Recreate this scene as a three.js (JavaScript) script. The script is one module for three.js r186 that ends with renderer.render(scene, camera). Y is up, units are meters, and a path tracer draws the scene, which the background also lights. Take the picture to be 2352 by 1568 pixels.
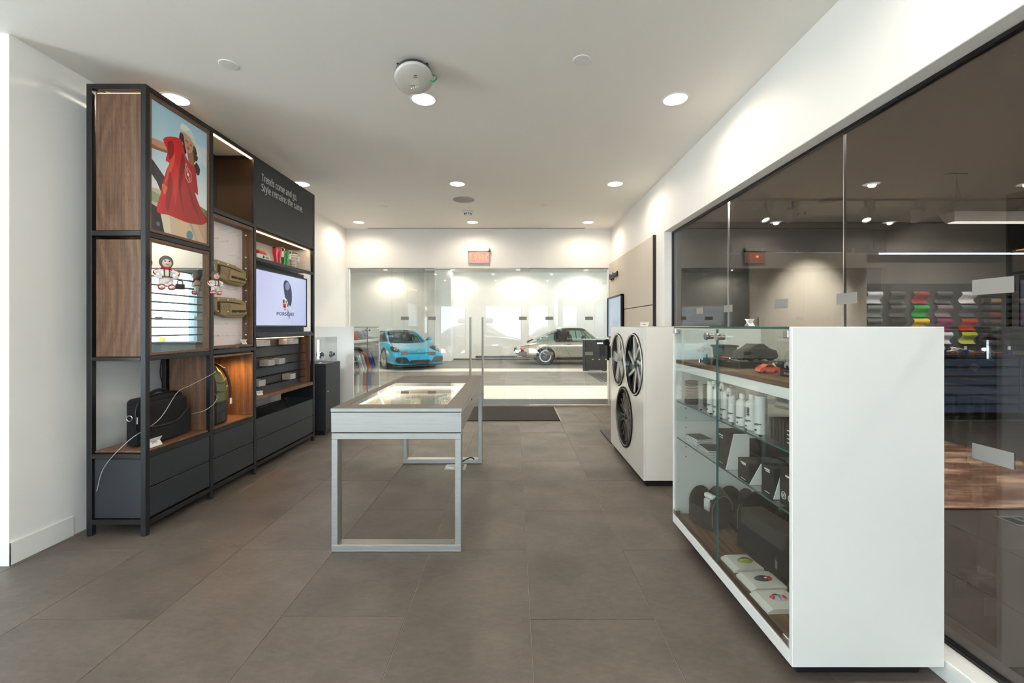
import * as THREE from 'three';
import { mergeGeometries } from 'three/addons/utils/BufferGeometryUtils.js';
import { RoundedBoxGeometry } from 'three/addons/geometries/RoundedBoxGeometry.js';
import { FontLoader } from 'three/addons/loaders/FontLoader.js';
import { TextGeometry } from 'three/addons/geometries/TextGeometry.js';
import { RectAreaLightUniformsLib } from 'three/addons/lights/RectAreaLightUniformsLib.js';
import { Brush, Evaluator, SUBTRACTION } from 'three-bvh-csg';

// ---------------------------------------------------------------- camera, sky, exposure
const scene = new THREE.Scene();
const EYE = 1.37;                                   // metres above the floor; the top of the cabinets is at eye level
const camera = new THREE.PerspectiveCamera(2 * Math.atan(784 / 980) * 180 / Math.PI, 2352 / 1568, 0.05, 200);
camera.position.set(0, EYE, 0);
camera.setViewOffset(2352, 1568, -5, 34, 2352, 1568); // the lens is shifted down a little, verticals stay vertical
const renderer = new THREE.WebGLRenderer();
renderer.toneMapping = THREE.LinearToneMapping;
renderer.toneMappingExposure = 1.92;
renderer.shadowMap.enabled = true;
RectAreaLightUniformsLib.init();
scene.background = new THREE.Color().setRGB(3.5, 4.3, 5.1); // bright hazy daylight outside the shop windows
const sun = new THREE.DirectionalLight(new THREE.Color().setRGB(1, 0.97, 0.93), 56); // high sun in front of the shop: it reaches the ground outside, not the room
sun.position.set(6, 30, -15); sun.target.position.set(0, 0, 0); sun.castShadow = true; sun.shadow.camera.left = sun.shadow.camera.bottom = -40; sun.shadow.camera.right = sun.shadow.camera.top = 40; sun.shadow.camera.far = 120; sun.shadow.mapSize.set(4096, 4096); scene.add(sun, sun.target);
const WARM = new THREE.Color().setRGB(1, 0.87, 0.72), LEDWARM = new THREE.Color().setRGB(1, 0.62, 0.3), COOL = new THREE.Color().setRGB(0.85, 0.93, 1);
const DOWN_CD = 1.22;                                // candela of one ceiling downlight

// ---------------------------------------------------------------- helpers
let seed = 7;
const rnd = () => { seed = (seed * 1664525 + 1013904223) >>> 0; return seed / 4294967296; };
const rr = (a, b) => a + (b - a) * rnd();
const used = {};
function numbered(n) { used[n] = (used[n] ?? -1) + 1; return used[n] ? `${n}_${String(used[n]).padStart(3, '0')}` : n; }
const V = (x, y, z) => new THREE.Vector3(x, y, z);
const P = (x, y, d) => new THREE.Vector3(x, y, -d);  // d: metres ahead of the camera
const shine = (o) => { o.castShadow = true; o.receiveShadow = true; return o; };
function clean(g) {
  g = g.index ? g.toNonIndexed() : g;
  for (const k of Object.keys(g.attributes)) if (!['position', 'normal', 'uv'].includes(k)) g.deleteAttribute(k);
  if (!g.attributes.normal) g.computeVertexNormals();
  if (!g.attributes.uv) g.setAttribute('uv', new THREE.BufferAttribute(new Float32Array(g.attributes.position.count * 2), 2));
  g.morphAttributes = {}; g.clearGroups?.();
  return g;
}
function boxUV(g, lay) {   // uv in metres, projected along the larger part of each normal; lay turns the grain
  g = clean(g); const p = g.attributes.position, n = g.attributes.normal, uv = g.attributes.uv;
  for (let i = 0; i < p.count; i++) {
    const ax = Math.abs(n.getX(i)), ay = Math.abs(n.getY(i)), az = Math.abs(n.getZ(i)), x = p.getX(i), y = p.getY(i), z = p.getZ(i);
    let u, v;
    if (ax >= ay && ax >= az) { u = z; v = y; } else if (ay >= az) { u = x; v = z; } else { u = x; v = y; }
    if (lay) [u, v] = [v, u];
    uv.setXY(i, u, v);
  }
  return g;
}
function chamfer(w, h, l, c) {   // box with chamfered edges, 44 triangles
  c = Math.min(c, w / 2.5, h / 2.5, l / 2.5);
  const H = [w / 2, h / 2, l / 2], pos = [];
  const vert = (s, f) => [0, 1, 2].map((k) => s[k] * (k === f ? H[k] : H[k] - c));
  const tri = (a, b, d) => {
    const m = [0, 1, 2].map((k) => a[k] + b[k] + d[k]), e1 = b.map((x, k) => x - a[k]), e2 = d.map((x, k) => x - a[k]);
    const n = [e1[1] * e2[2] - e1[2] * e2[1], e1[2] * e2[0] - e1[0] * e2[2], e1[0] * e2[1] - e1[1] * e2[0]];
    if (n[0] * m[0] + n[1] * m[1] + n[2] * m[2] < 0) pos.push(...a, ...d, ...b); else pos.push(...a, ...b, ...d);
  };
  for (let f = 0; f < 3; f++) for (const s of [-1, 1]) {
    const [i, j] = [0, 1, 2].filter((k) => k !== f), q = [[-1, -1], [1, -1], [1, 1], [-1, 1]].map(([a, b]) => { const r = [0, 0, 0]; r[f] = s; r[i] = a; r[j] = b; return vert(r, f); });
    tri(q[0], q[1], q[2]); tri(q[0], q[2], q[3]);
  }
  for (let f = 0; f < 3; f++) { const [i, j] = [0, 1, 2].filter((k) => k !== f); for (const a of [-1, 1]) for (const b of [-1, 1]) { const q = [];
    for (const [t, k] of [[-1, i], [1, i], [1, j], [-1, j]]) { const r = [0, 0, 0]; r[f] = t; r[i] = a; r[j] = b; q.push(vert(r, k)); }
    tri(q[0], q[1], q[2]); tri(q[0], q[2], q[3]); } }
  for (const a of [-1, 1]) for (const b of [-1, 1]) for (const e of [-1, 1]) tri(vert([a, b, e], 0), vert([a, b, e], 1), vert([a, b, e], 2));
  const g = new THREE.BufferGeometry(); g.setAttribute('position', new THREE.Float32BufferAttribute(pos, 3)); g.computeVertexNormals(); return clean(g);
}
// world box: x0..x1, y0..y1, d0..d1 (metres ahead)
const B = (x0, x1, y0, y1, d0, d1, c = 0.002, lay) => boxUV(chamfer(Math.abs(x1 - x0), Math.abs(y1 - y0), Math.abs(d1 - d0), c).translate((x0 + x1) / 2, (y0 + y1) / 2, -(d0 + d1) / 2), lay);
// local box: centre and size
const C = (x, y, z, w, h, l, c = 0.002, lay) => boxUV(chamfer(w, h, l, c).translate(x, y, z), lay);
const RB = (x, y, z, w, h, l, r = 0.02, seg = 3) => boxUV(new RoundedBoxGeometry(w, h, l, seg, r).translate(x, y, z));
function cyl(a, b, r0, r1 = r0, seg = 16, open = false) {
  const d = b.clone().sub(a), g = new THREE.CylinderGeometry(r1, r0, d.length(), seg, 1, open);
  g.applyQuaternion(new THREE.Quaternion().setFromUnitVectors(V(0, 1, 0), d.clone().normalize())); const m = a.clone().add(b).multiplyScalar(0.5);
  return clean(g.translate(m.x, m.y, m.z));
}
const tube = (pts, r, n = 24, seg = 8, closed = false) => clean(new THREE.TubeGeometry(new THREE.CatmullRomCurve3(pts, closed), n, r, seg, closed));
const lathe = (pts, seg = 24) => clean(new THREE.LatheGeometry(pts.map(([x, y]) => new THREE.Vector2(x, y)), seg));
const ball = (x, y, z, rx, ry = rx, rz = rx, s = 16) => clean(new THREE.SphereGeometry(1, s, Math.round(s * 0.7)).scale(rx, ry, rz).translate(x, y, z));
function slab(pts, depth, bevel = 0, holes = []) {   // extruded outline, from z = 0 to depth
  const s = new THREE.Shape(pts.map(([x, y]) => new THREE.Vector2(x, y)));
  for (const h of holes) s.holes.push(h);
  return clean(new THREE.ExtrudeGeometry(s, { depth, bevelEnabled: bevel > 0, bevelThickness: bevel, bevelSize: bevel, bevelSegments: 2, curveSegments: 24 }));
}
const move = (g, x, y, z, ry = 0, rx = 0, rz = 0, s = 1) => { g = g.clone(); if (s !== 1) g.scale(s, s, s); if (rz) g.rotateZ(rz); if (rx) g.rotateX(rx); if (ry) g.rotateY(ry); return g.translate(x, y, z); };
const merge = (gs) => { gs = (Array.isArray(gs) ? gs : [gs]).map(clean); return gs.length === 1 ? gs[0] : mergeGeometries(gs); };
const baseOf = (o) => { const p = V(0, 0, 0); for (; o && o !== scene; o = o.parent) p.add(o.position); return p; };
function L(name, gs, m, parent = scene) {            // mesh from geometries in the parent's own axes
  const o = shine(new THREE.Mesh(merge(gs), m)); o.name = parent === scene ? numbered(name) : name; parent.add(o); return o;
}
function W(name, gs, m, parent = scene) {            // mesh from geometries in world axes
  const b = baseOf(parent); const g = merge(gs).clone(); if (parent !== scene) g.translate(-b.x, -b.y, -b.z);
  return L(name, g, m, parent);
}
function tag(o, label, category, group) { o.userData = { label, category }; if (group) o.userData.group = group; return o; }
function thing(name, label, category, pos, turn = 0, group) {
  const o = new THREE.Group(); o.name = numbered(name); scene.add(o); o.position.copy(pos); o.rotation.y = turn; return tag(o, label, category, group);
}
function structure(name, gs, m) { const o = W(name, gs, m); o.name = name; o.userData = { kind: 'structure' }; return o; }
function dup(o, pos, turn, label) { const c = o.clone(); c.name = numbered(o.name.replace(/_\d{3}$/, '')); c.userData = { ...o.userData }; if (label) c.userData.label = label; c.position.copy(pos); if (turn !== undefined) c.rotation.y = turn; scene.add(c); return c; }

// ---------------------------------------------------------------- procedural textures
function hash(x, y, s) { let h = (x * 374761393 + y * 668265263 + s * 974711) | 0; h = Math.imul(h ^ (h >>> 13), 1274126177); return ((h ^ (h >>> 16)) >>> 0) / 4294967296; }
function noise(x, y, px, py, s) {                    // value noise that repeats every px, py cells
  const x0 = Math.floor(x), y0 = Math.floor(y), f = (t) => t * t * (3 - 2 * t), u = f(x - x0), v = f(y - y0), m = (a, n) => ((a % n) + n) % n;
  const a = hash(m(x0, px), m(y0, py), s), b = hash(m(x0 + 1, px), m(y0, py), s), c = hash(m(x0, px), m(y0 + 1, py), s), d = hash(m(x0 + 1, px), m(y0 + 1, py), s);
  return a + (b - a) * u + (c - a + (a - b - c + d) * u) * v;
}
function fbm(u, v, nx, ny, s, oct = 4) { let t = 0, w = 0.5, k = 1, q = 0; for (let i = 0; i < oct; i++) { t += w * noise(u * nx * k, v * ny * k, nx * k, ny * k, s + i); q += w; w *= 0.5; k *= 2; } return t / q; }
function dataTex(n, m, fn, srgb = true, rep = [1, 1]) {
  const a = new Uint8Array(n * m * 4);
  for (let j = 0; j < m; j++) for (let i = 0; i < n; i++) { const c = fn(i / n, j / m), k = (j * n + i) * 4; for (let q = 0; q < 3; q++) a[k + q] = Math.max(0, Math.min(255, c[q] ?? c[0])); a[k + 3] = 255; }
  const t = new THREE.DataTexture(a, n, m); t.wrapS = t.wrapT = THREE.RepeatWrapping; t.magFilter = THREE.LinearFilter; t.minFilter = THREE.LinearFilter; if (srgb) t.colorSpace = THREE.SRGBColorSpace;
  t.repeat.set(1 / rep[0], 1 / rep[1]); t.needsUpdate = true; return t;
}
const mixc = (a, b, t) => a.map((x, i) => x + (b[i] - x) * Math.max(0, Math.min(1, t)));
function woodTex(dark, mid, light, s) {              // 0.8 m across the grain, 1.6 m along it
  return dataTex(512, 1024, (u, v) => {
    const bend = fbm(u, v, 3, 2, s, 3), cath = fbm(u, v, 5, 2, s + 30, 2);
    const ring = Math.abs((((u * 9 + bend * 3.2 + cath * 2.2) % 1) + 1) % 1 - 0.5) * 2, streak = fbm(u, v, 90, 3, s + 9, 3), pore = noise(u * 380, v * 40, 380, 40, s + 17);
    let c = mixc(dark, light, 0.02 + 0.62 * streak + 0.36 * ring); c = mixc(c, mid, 0.25);
    return mixc(c, dark, pore > 0.8 ? 0.45 : 0);
  }, true, [0.8, 1.6]);
}
const TX = {
  walnut: woodTex([70, 46, 32], [116, 85, 63], [156, 120, 92], 3),
  tile: dataTex(1024, 1024, (u, v) => { const a = fbm(u, v, 4, 4, 11, 5), b = fbm(u, v, 40, 90, 12, 3), c = noise(u * 500, v * 500, 500, 500, 15); const k = 0.86 + 0.3 * (a - 0.5) + 0.12 * (b - 0.5) + 0.07 * (c - 0.5); return [115 * k, 106 * k, 98 * k]; }, true, [1.2, 1.2]),
  tileRough: dataTex(512, 512, (u, v) => { const a = fbm(u, v, 6, 6, 21, 5); return [(0.5 + 0.22 * (a - 0.5)) * 255]; }, false, [1.2, 1.2]),
  tileBump: dataTex(512, 512, (u, v) => [255 * (0.5 * fbm(u, v, 60, 60, 25, 3) + 0.5 * fbm(u, v, 8, 8, 26, 3))], false, [1.2, 1.2]),
  brushed: dataTex(512, 512, (u, v) => { const a = fbm(u, v, 4, 220, 31, 3); return [255 * (0.55 + 0.5 * (a - 0.5))]; }, false, [0.5, 0.5]),
  weave: dataTex(256, 256, (u, v) => { const a = Math.sin(u * 200) * Math.sin(v * 200); return [255 * (0.5 + 0.3 * a + 0.2 * (noise(u * 60, v * 60, 60, 60, 41) - 0.5))]; }, false, [0.1, 0.1]),
  carpet: dataTex(512, 512, (u, v) => { const a = noise(u * 256, v * 256, 256, 256, 51), b = fbm(u, v, 24, 24, 52, 3), k = 0.55 + 0.5 * a + 0.3 * (b - 0.5); return [62 * k, 58 * k, 54 * k]; }, true, [0.5, 0.5]),
  rug: dataTex(512, 512, (u, v) => { const a = fbm(u, v, 5, 26, 61, 4), b = noise(u * 60, v * 256, 60, 256, 62); return mixc([122, 90, 72], [238, 206, 180], 2.1 * (a - 0.26) + 0.28 * (b - 0.5)); }, true, [2, 2]),
  paint: dataTex(512, 512, (u, v) => [255 * (0.5 + 0.5 * (fbm(u, v, 120, 120, 71, 2) - 0.5))], false, [0.6, 0.6]),
  stone: dataTex(512, 512, (u, v) => { const a = fbm(u, v, 7, 14, 81, 5), k = 0.9 + 0.34 * (a - 0.5); return [138 * k, 132 * k, 124 * k]; }, true, [2.4, 2.4]),
};
function canvasTex(w, h, draw) { const c = document.createElement('canvas'); c.width = w; c.height = h; const x = c.getContext('2d'); draw(x, w, h); const t = new THREE.CanvasTexture(c); t.colorSpace = THREE.SRGBColorSpace; return t; }
const srgb = (r, g, b) => new THREE.Color().setRGB(r / 255, g / 255, b / 255, THREE.SRGBColorSpace);
const mat = (c, roughness = 0.5, o = {}) => new THREE.MeshPhysicalMaterial({ color: c === null ? 0xffffff : Array.isArray(c) ? srgb(...c) : c, roughness, ...o });
const glow = (color, k) => new THREE.MeshStandardMaterial({ color: 0x222222, emissive: color, emissiveIntensity: k, roughness: 0.6 });
const pane = (c = [250, 253, 252], o = {}) => mat(c, 0.0, { transmission: 1, thickness: 0, ior: 1.5, ...o });
const M = {
  wall: mat([243, 241, 236], 0.62, { bumpMap: TX.paint, bumpScale: 0.0004 }), ceiling: mat([245, 241, 234], 0.75, { bumpMap: TX.paint, bumpScale: 0.0004 }),
  tiles: [0.92, 0.97, 1, 1.04].map((k) => mat(new THREE.Color().setRGB(k, k * 0.985, k * 0.97), 1, { map: TX.tile, roughnessMap: TX.tileRough, bumpMap: TX.tileBump, bumpScale: 0.0004 })),
  grout: mat([168, 156, 142], 0.9), walnut: mat(null, 0.5, { map: TX.walnut, bumpMap: TX.brushed, bumpScale: 0.0002 }), walnutEdge: mat([150, 122, 100], 0.55),
  black: mat([26, 26, 27], 0.42), blackMat: mat([22, 22, 23], 0.8), charcoal: mat([44, 47, 53], 0.5), slate: mat([58, 62, 68], 0.55), bronze: mat([70, 52, 36], 0.35, { metalness: 0.4 }),
  white: mat([238, 237, 232], 0.35), whiteGloss: mat([232, 228, 220], 0.18, { clearcoat: 0.6, clearcoatRoughness: 0.08 }), cream: mat([214, 203, 188], 0.6), plastic: mat([235, 235, 232], 0.4),
  steel: mat([188, 188, 184], 1, { metalness: 1, roughnessMap: TX.brushed, bumpMap: TX.brushed, bumpScale: 0.00008 }), taupe: mat([98, 90, 82], 0.5, { metalness: 0.15 }),
  chrome: mat([225, 225, 225], 0.12, { metalness: 1 }), darkMetal: mat([70, 70, 72], 0.3, { metalness: 1 }), mirror: mat([240, 243, 240], 0.01, { metalness: 1 }),
  glass: pane(), glassEdge: mat([70, 120, 112], 0.1, { transmission: 0.3 }), tint: pane([170, 170, 169]), acrylic: mat([248, 250, 250], 0.03, { transmission: 1, thickness: 0, ior: 1.45 }),
  frost: mat([225, 228, 226], 0.55, { transmission: 0.35, thickness: 0 }), rubber: mat([20, 20, 21], 0.85), carpet: mat(null, 1, { map: TX.carpet, bumpMap: TX.carpet, bumpScale: 0.004 }), rug: mat(null, 1, { map: TX.rug, bumpMap: TX.carpet, bumpScale: 0.004 }),
  fabricBlack: mat([20, 20, 22], 0.95, { bumpMap: TX.weave, bumpScale: 0.0006, sheen: 0.3 }), sticker: mat([150, 148, 144], 0.7), paper: mat([244, 242, 238], 0.8), peg: mat([246, 234, 231], 0.6),
};
console.log('textures');

// ---------------------------------------------------------------- the room shell
const XL = -2.9, XR = 1.67, XG = 1.765, DB = 7.37, H = 3.05, REAR = -4.6, FARL = -6.4, XE = 9.6;
{ // floor: a grout bed with one slab per tile
  const floor = structure('floor', [B(FARL, XE, -0.12, -0.0035, REAR, DB + 0.1, 0)], M.grout);
  const tw = 0.5876, tl = 1.1752, variants = [0, 1, 2, 3].map((k) => { const g = boxUV(chamfer(tw - 0.003, 0.01, tl - 0.003, 0.0012)); const uv = g.attributes.uv; for (let i = 0; i < uv.count; i++) uv.setXY(i, uv.getX(i) + k * 0.37, uv.getY(i) + k * 0.53); return g; });
  for (let c = -11; c < 17; c++) {
    const x = -2.275 + tw * c + tw / 2; if (x < FARL || x > XE) continue;
    const off = [2.0, 2.62, 2.02, 2.62][((c % 4) + 4) % 4];   // staggered joints
    for (let r = -4; r < 6; r++) {
      const d = off + tl * (r + 0.5); if (d - tl / 2 > DB || d + tl / 2 < -1.6) continue; if (x < XL - 0.6 && d > 2.9) continue; if (x > 6 && d < 0.5) continue; if (x > 8.9) continue;
      const k = Math.floor(rnd() * 4), over = d + tl / 2 - (DB + 0.06), cut = over > 0 ? tl - over : 0; if (over > tl - 0.05) continue;
      const o = shine(new THREE.Mesh(cut ? boxUV(chamfer(tw - 0.003, 0.01, cut - 0.003, 0.0012)) : variants[k], M.tiles[Math.floor(rnd() * 4)])); o.name = 'floor_tile'; o.position.set(x, -0.005, -(cut ? d - over / 2 : d)); floor.add(o);
    }
  }
}
structure('ceiling', [B(FARL, XE, H, H + 0.15, REAR, DB + 0.13, 0)], M.ceiling);
structure('wall_left', [B(XL - 0.12, XL, 0, H, 2.45, DB, 0), B(FARL, XL - 0.12, 0, H, 2.45, 2.57, 0)], M.wall);
structure('baseboard_left', [B(XL, XL + 0.012, 0, 0.13, 2.44, 2.8), B(FARL, XL + 0.012, 0, 0.13, 2.438, 2.45), B(XL, XL + 0.012, 0, 0.13, 5.2, DB)], M.white);
structure('wall_back', [B(XL - 0.12, XR + 0.13, 2.386, 3.75, DB, DB + 0.12, 0), B(XL - 0.12, XL + 0.02, 0, 2.386, DB, DB + 0.12), B(XR - 0.04, XR + 0.13, 0, 2.386, DB, DB + 0.12), B(-9, XL - 0.12, 0, 3.75, DB, DB + 0.12, 0)], M.wall);
structure('wall_right', [B(XR, XR + 0.14, 2.425, H, -1.6, 4.75, 0.003), B(XR, XR + 0.14, 2.95, H, REAR, -1.6, 0), B(XR, XR + 0.14, 0, H, 4.75, DB, 0.003), B(XR, XR + 0.14, 0, H, REAR, -4.5, 0), B(XR, XR + 0.14, 0, H, -1.6, -1.42, 0), B(XR, XR + 0.14, 0, 0.12, -4.5, -1.6, 0)], M.wall);
structure('baseboard_right', [B(XR - 0.008, XG - 0.012, 0, 0.085, -1.42, 4.75, 0.004)], M.white);
{ // warm grey panelling at the far end of that wall, in two courses with a dark groove
  const panel = structure('trim_1', [B(XR - 0.004, XR + 0.002, 0.02, 2.45, 5.02, DB - 0.002)], M.blackMat);
  for (const [a, b] of [[0.1, 1.625], [1.635, 2.45]]) W('panel', [B(XR - 0.03, XR - 0.003, a, b, 5.04, DB - 0.03)], M.cream, panel);
  W('edge_strip', [B(XR - 0.036, XR - 0.003, 0.1, 2.45, 5.02, 5.036)], M.black, panel);
}
// rear part of the shop, behind the camera: a storefront of tall panes between white piers
{
  const zr = REAR, piers = [[-6.4, -6.1], [-4.1, -3.4], [-2.2, -1.35], [0.35, 0.62], [1.6, 1.81]];
  structure('wall_rear', [...piers.map(([a, b]) => B(a, b, 0, H, zr - 0.2, zr, 0)), B(FARL, XR + 0.14, 2.3, H, zr - 0.2, zr, 0), B(FARL, XR + 0.14, 0, 0.12, zr - 0.2, zr, 0)], M.wall);
  structure('wall_side', [B(FARL - 0.12, FARL, 0, H, zr, -1.6, 0), B(FARL - 0.12, FARL, 0, H, 0.6, 2.57, 0), B(FARL - 0.12, FARL, 2.95, H, -1.6, 0.6, 0), B(FARL - 0.12, FARL, 0, 0.12, -1.6, 0.6, 0)], M.wall);
  const panes = structure('window_4', [B(FARL, XR, 2.3, 2.31, zr - 0.06, zr - 0.02)], M.darkMetal);
  for (const [a, b] of [[-6.1, -4.1], [-3.4, -2.2], [-1.35, 0.35], [0.62, 1.6]]) { W('mullion', [B(a, a + 0.05, 0.12, 2.3, zr - 0.1, zr - 0.04), B(b - 0.05, b, 0.12, 2.3, zr - 0.1, zr - 0.04)], M.darkMetal, panes); W('pane', [B(a, b, 0.12, 2.3, zr - 0.075, zr - 0.07, 0)], M.glass, panes); }
  W('side_pane', [B(XR + 0.06, XR + 0.065, 0.12, 2.95, -4.5, -1.6, 0)], M.glass, panes); W('side_pane', [B(FARL - 0.07, FARL - 0.065, 0.12, 2.95, -1.6, 0.6, 0)], M.glass, panes);
  const ground = structure('ground', [B(-40, 40, -0.3, -0.13, -40, REAR - 0.1, 0), B(9.8, 40, -0.3, -0.13, REAR - 0.1, 40, 0), B(XR + 0.2, 9.8, -0.3, -0.13, REAR - 0.1, -1.6, 0), B(-40, FARL - 0.1, -0.3, -0.13, REAR - 0.1, 7.3, 0)], mat([172, 176, 180], 0.9));
}
// the glass front to the showroom: two fixed panes and a pair of doors
function markers(parent, list) { for (const g of list) W('safety_marker', g, M.sticker, parent); }
{
  const mk = (x, y) => B(x - 0.068, x + 0.068, y - 0.029, y + 0.029, DB + 0.042, DB + 0.0445, 0);
  const fixed = (n, a, b, xs) => { const w = structure(n, [B(a, b, 0.02, 0.115, DB + 0.035, DB + 0.075), B(a, b, 2.366, 2.386, DB + 0.035, DB + 0.075)], M.steel); W('pane', [B(a, b - 0.006, 0.1, 2.37, DB + 0.045, DB + 0.057, 0)], M.glass, w); markers(w, xs.flatMap((x) => [mk(x, 0.905), mk(x, 1.515)])); return w; };
  const w1 = fixed('window_1', XL + 0.02, -1.553, [-1.9]); W('edge_bar', [B(XL + 0.02, XL + 0.04, 0.02, 2.386, DB + 0.03, DB + 0.08)], M.white, w1);
  const w2 = fixed('window_2', 0.271, 1.63, [0.61, 1.3]);
  for (const [n, a, b, hx] of [['door_1', -1.549, -0.645, -0.752], ['door_2', -0.641, 0.267, -0.541]]) {
    const w = structure(n, [B(a, b, 0.012, 0.115, DB + 0.03, DB + 0.08), B(hx < -0.6 ? a : b - 0.16, hx < -0.6 ? a + 0.16 : b, 2.34, 2.384, DB + 0.03, DB + 0.08)], M.steel);
    W('pane', [B(a + 0.003, b - 0.003, 0.1, 2.375, DB + 0.047, DB + 0.059, 0)], M.glass, w);
    const h = W('pull_handle', [cyl(P(hx, 0.1, DB - 0.03), P(hx, 1.535, DB - 0.03), 0.019)], M.steel, w);
    W('standoff', [cyl(P(hx, 0.9, DB - 0.03), P(hx, 0.9, DB + 0.05), 0.014)], M.chrome, h); W('standoff', [cyl(P(hx, 0.25, DB - 0.03), P(hx, 0.25, DB + 0.05), 0.014)], M.chrome, h);
    markers(w, [hx < -0.6 ? -1.43 : 0.15].flatMap((x) => [mk(x, 0.905), mk(x, 1.515)]));
  }
}
// the tinted glass wall on the other side, in storey-high panes
{
  const w = structure('window_3', [B(XG - 0.015, XG + 0.025, 0.06, 0.1, -1.42, 4.75), B(XG - 0.012, XG + 0.022, 2.405, 2.425, -1.42, 4.75), B(XG - 0.012, XG + 0.03, 0.06, 2.425, 4.735, 4.76)], M.darkMetal);
  for (let d = -1.418; d < 4.7; d += 1.2345 + 0.0) { const e = Math.min(d + 1.2345, 4.74); W('pane', [B(XG, XG + 0.012, 0.09, 2.41, d + 0.002, e - 0.002, 0)], M.tint, w); if (d > -1) W('pane_joint', [B(XG - 0.001, XG + 0.013, 0.09, 2.41, d - 0.0025, d + 0.0025, 0)], M.chrome, w); }
  markers(w, [1.573, 2.263, 2.82, 3.515, 4.05].flatMap((d) => [0.895, 1.52].map((y) => B(XG - 0.004, XG - 0.001, y - 0.029, y + 0.029, d - 0.068, d + 0.068, 0))));
}

// ---------------------------------------------------------------- ceiling fittings
function spot(x, y, d, cd, color, angle, pen, soft, tx, ty, td) {
  const s = new THREE.SpotLight(color, cd, 0, angle, pen, 2); s.position.set(x, y, -d); s.target.position.set(tx ?? x, ty ?? 0, -(td ?? d)); s.castShadow = true; s.shadow.radius = soft; scene.add(s, s.target); return s;
}
const downProto = { ring: move(lathe([[0.098, 0], [0.1, -0.003], [0.092, -0.006], [0.084, -0.004], [0.084, 0]], 40), 0, 0, 0), lens: clean(new THREE.CylinderGeometry(0.084, 0.084, 0.003, 40).translate(0, -0.0025, 0)) };
const lensMat = glow(new THREE.Color().setRGB(1, 0.95, 0.86), 2.2);
function downlight(x, d, y, label, group, cd = DOWN_CD, light = true, color = WARM, soft = 1.6) {
  const t = thing('ceiling_downlight', label, 'downlight', P(x, y, d), 0, group);
  L('trim_ring', downProto.ring, M.white, t); L('light_lens', downProto.lens, lensMat, t);
  if (light) spot(x, y - 0.012, d, cd, color, 1.52, 0.4, soft);
}
const rowNames = { '6.86': 'close to the glass doors', '5.02': 'over far table half', '3.15': 'over near table half', '1.3': 'over the open floor', '-0.55': 'over the rear floor', '-2.4': 'near the storefront' };
for (const [d, where] of Object.entries(rowNames)) for (const [x, who] of [[-2.5, 'tall shelving'], [-0.67, 'room middle'], [1.19, 'tinted glass wall']])
  downlight(x, +d, H, `round recessed downlight on the ${who} line, ${where}`, 'shop ceiling downlights');
for (const [x, d, w] of [[-1.83, 2.735, 'wooden poster shelving'], [0.425, 2.69, 'white glass cabinet'], [-1.83, 5.98, 'watch plinth'], [0.42, 5.93, 'door mat']])
  tag(W('sprinkler_cover', [move(lathe([[0, -0.006], [0.05, -0.006], [0.056, -0.003], [0.056, 0.001]], 32), x, H, -d)], M.plastic), `small flat white sprinkler cover plate in ceiling toward ${w}`, 'sprinkler', 'sprinkler covers in the shop ceiling');
{
  const s = thing('ceiling_speaker', 'large round grey speaker grille flush in the ceiling', 'speaker', P(-0.667, H, 5.64));
  L('rim', [lathe([[0.15, 0], [0.15, -0.004], [0.142, -0.005], [0.142, 0]], 40)], M.plastic, s); L('grille', [lathe([[0, -0.003], [0.142, -0.003]], 40)], mat([176, 170, 166], 0.9, { bumpMap: TX.weave, bumpScale: 0.001 }), s);
  const m = thing('smoke_detector', 'small white smoke detector dome near the exit end of ceiling', 'smoke detector', P(-0.677, H, 6.25));
  L('base', [lathe([[0, 0], [0.075, 0], [0.075, -0.014], [0.06, -0.02], [0, -0.02]], 32)], M.plastic, m); L('sensor_head', [lathe([[0.045, -0.02], [0.045, -0.036], [0.03, -0.045], [0, -0.047]], 24)], M.white, m);
  for (let k = 0; k < 10; k++) L('vent_rib', [move(C(0.05, -0.03, 0, 0.012, 0.02, 0.006), 0, 0, 0, k * 0.628)], M.slate, m);
  const f = thing('slot_diffuser', 'long narrow linear air slot along the far ceiling edge', 'air vent', P(-0.65, H, 7.27));
  L('frame', [C(0, -0.003, 0.022, 3.72, 0.006, 0.012), C(0, -0.003, -0.022, 3.72, 0.006, 0.012)], M.plastic, f); L('slot', [C(0, -0.0015, 0, 3.7, 0.003, 0.032)], M.blackMat, f); L('blade', [C(0, -0.004, 0, 3.7, 0.006, 0.004)], M.slate, f);
}
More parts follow.
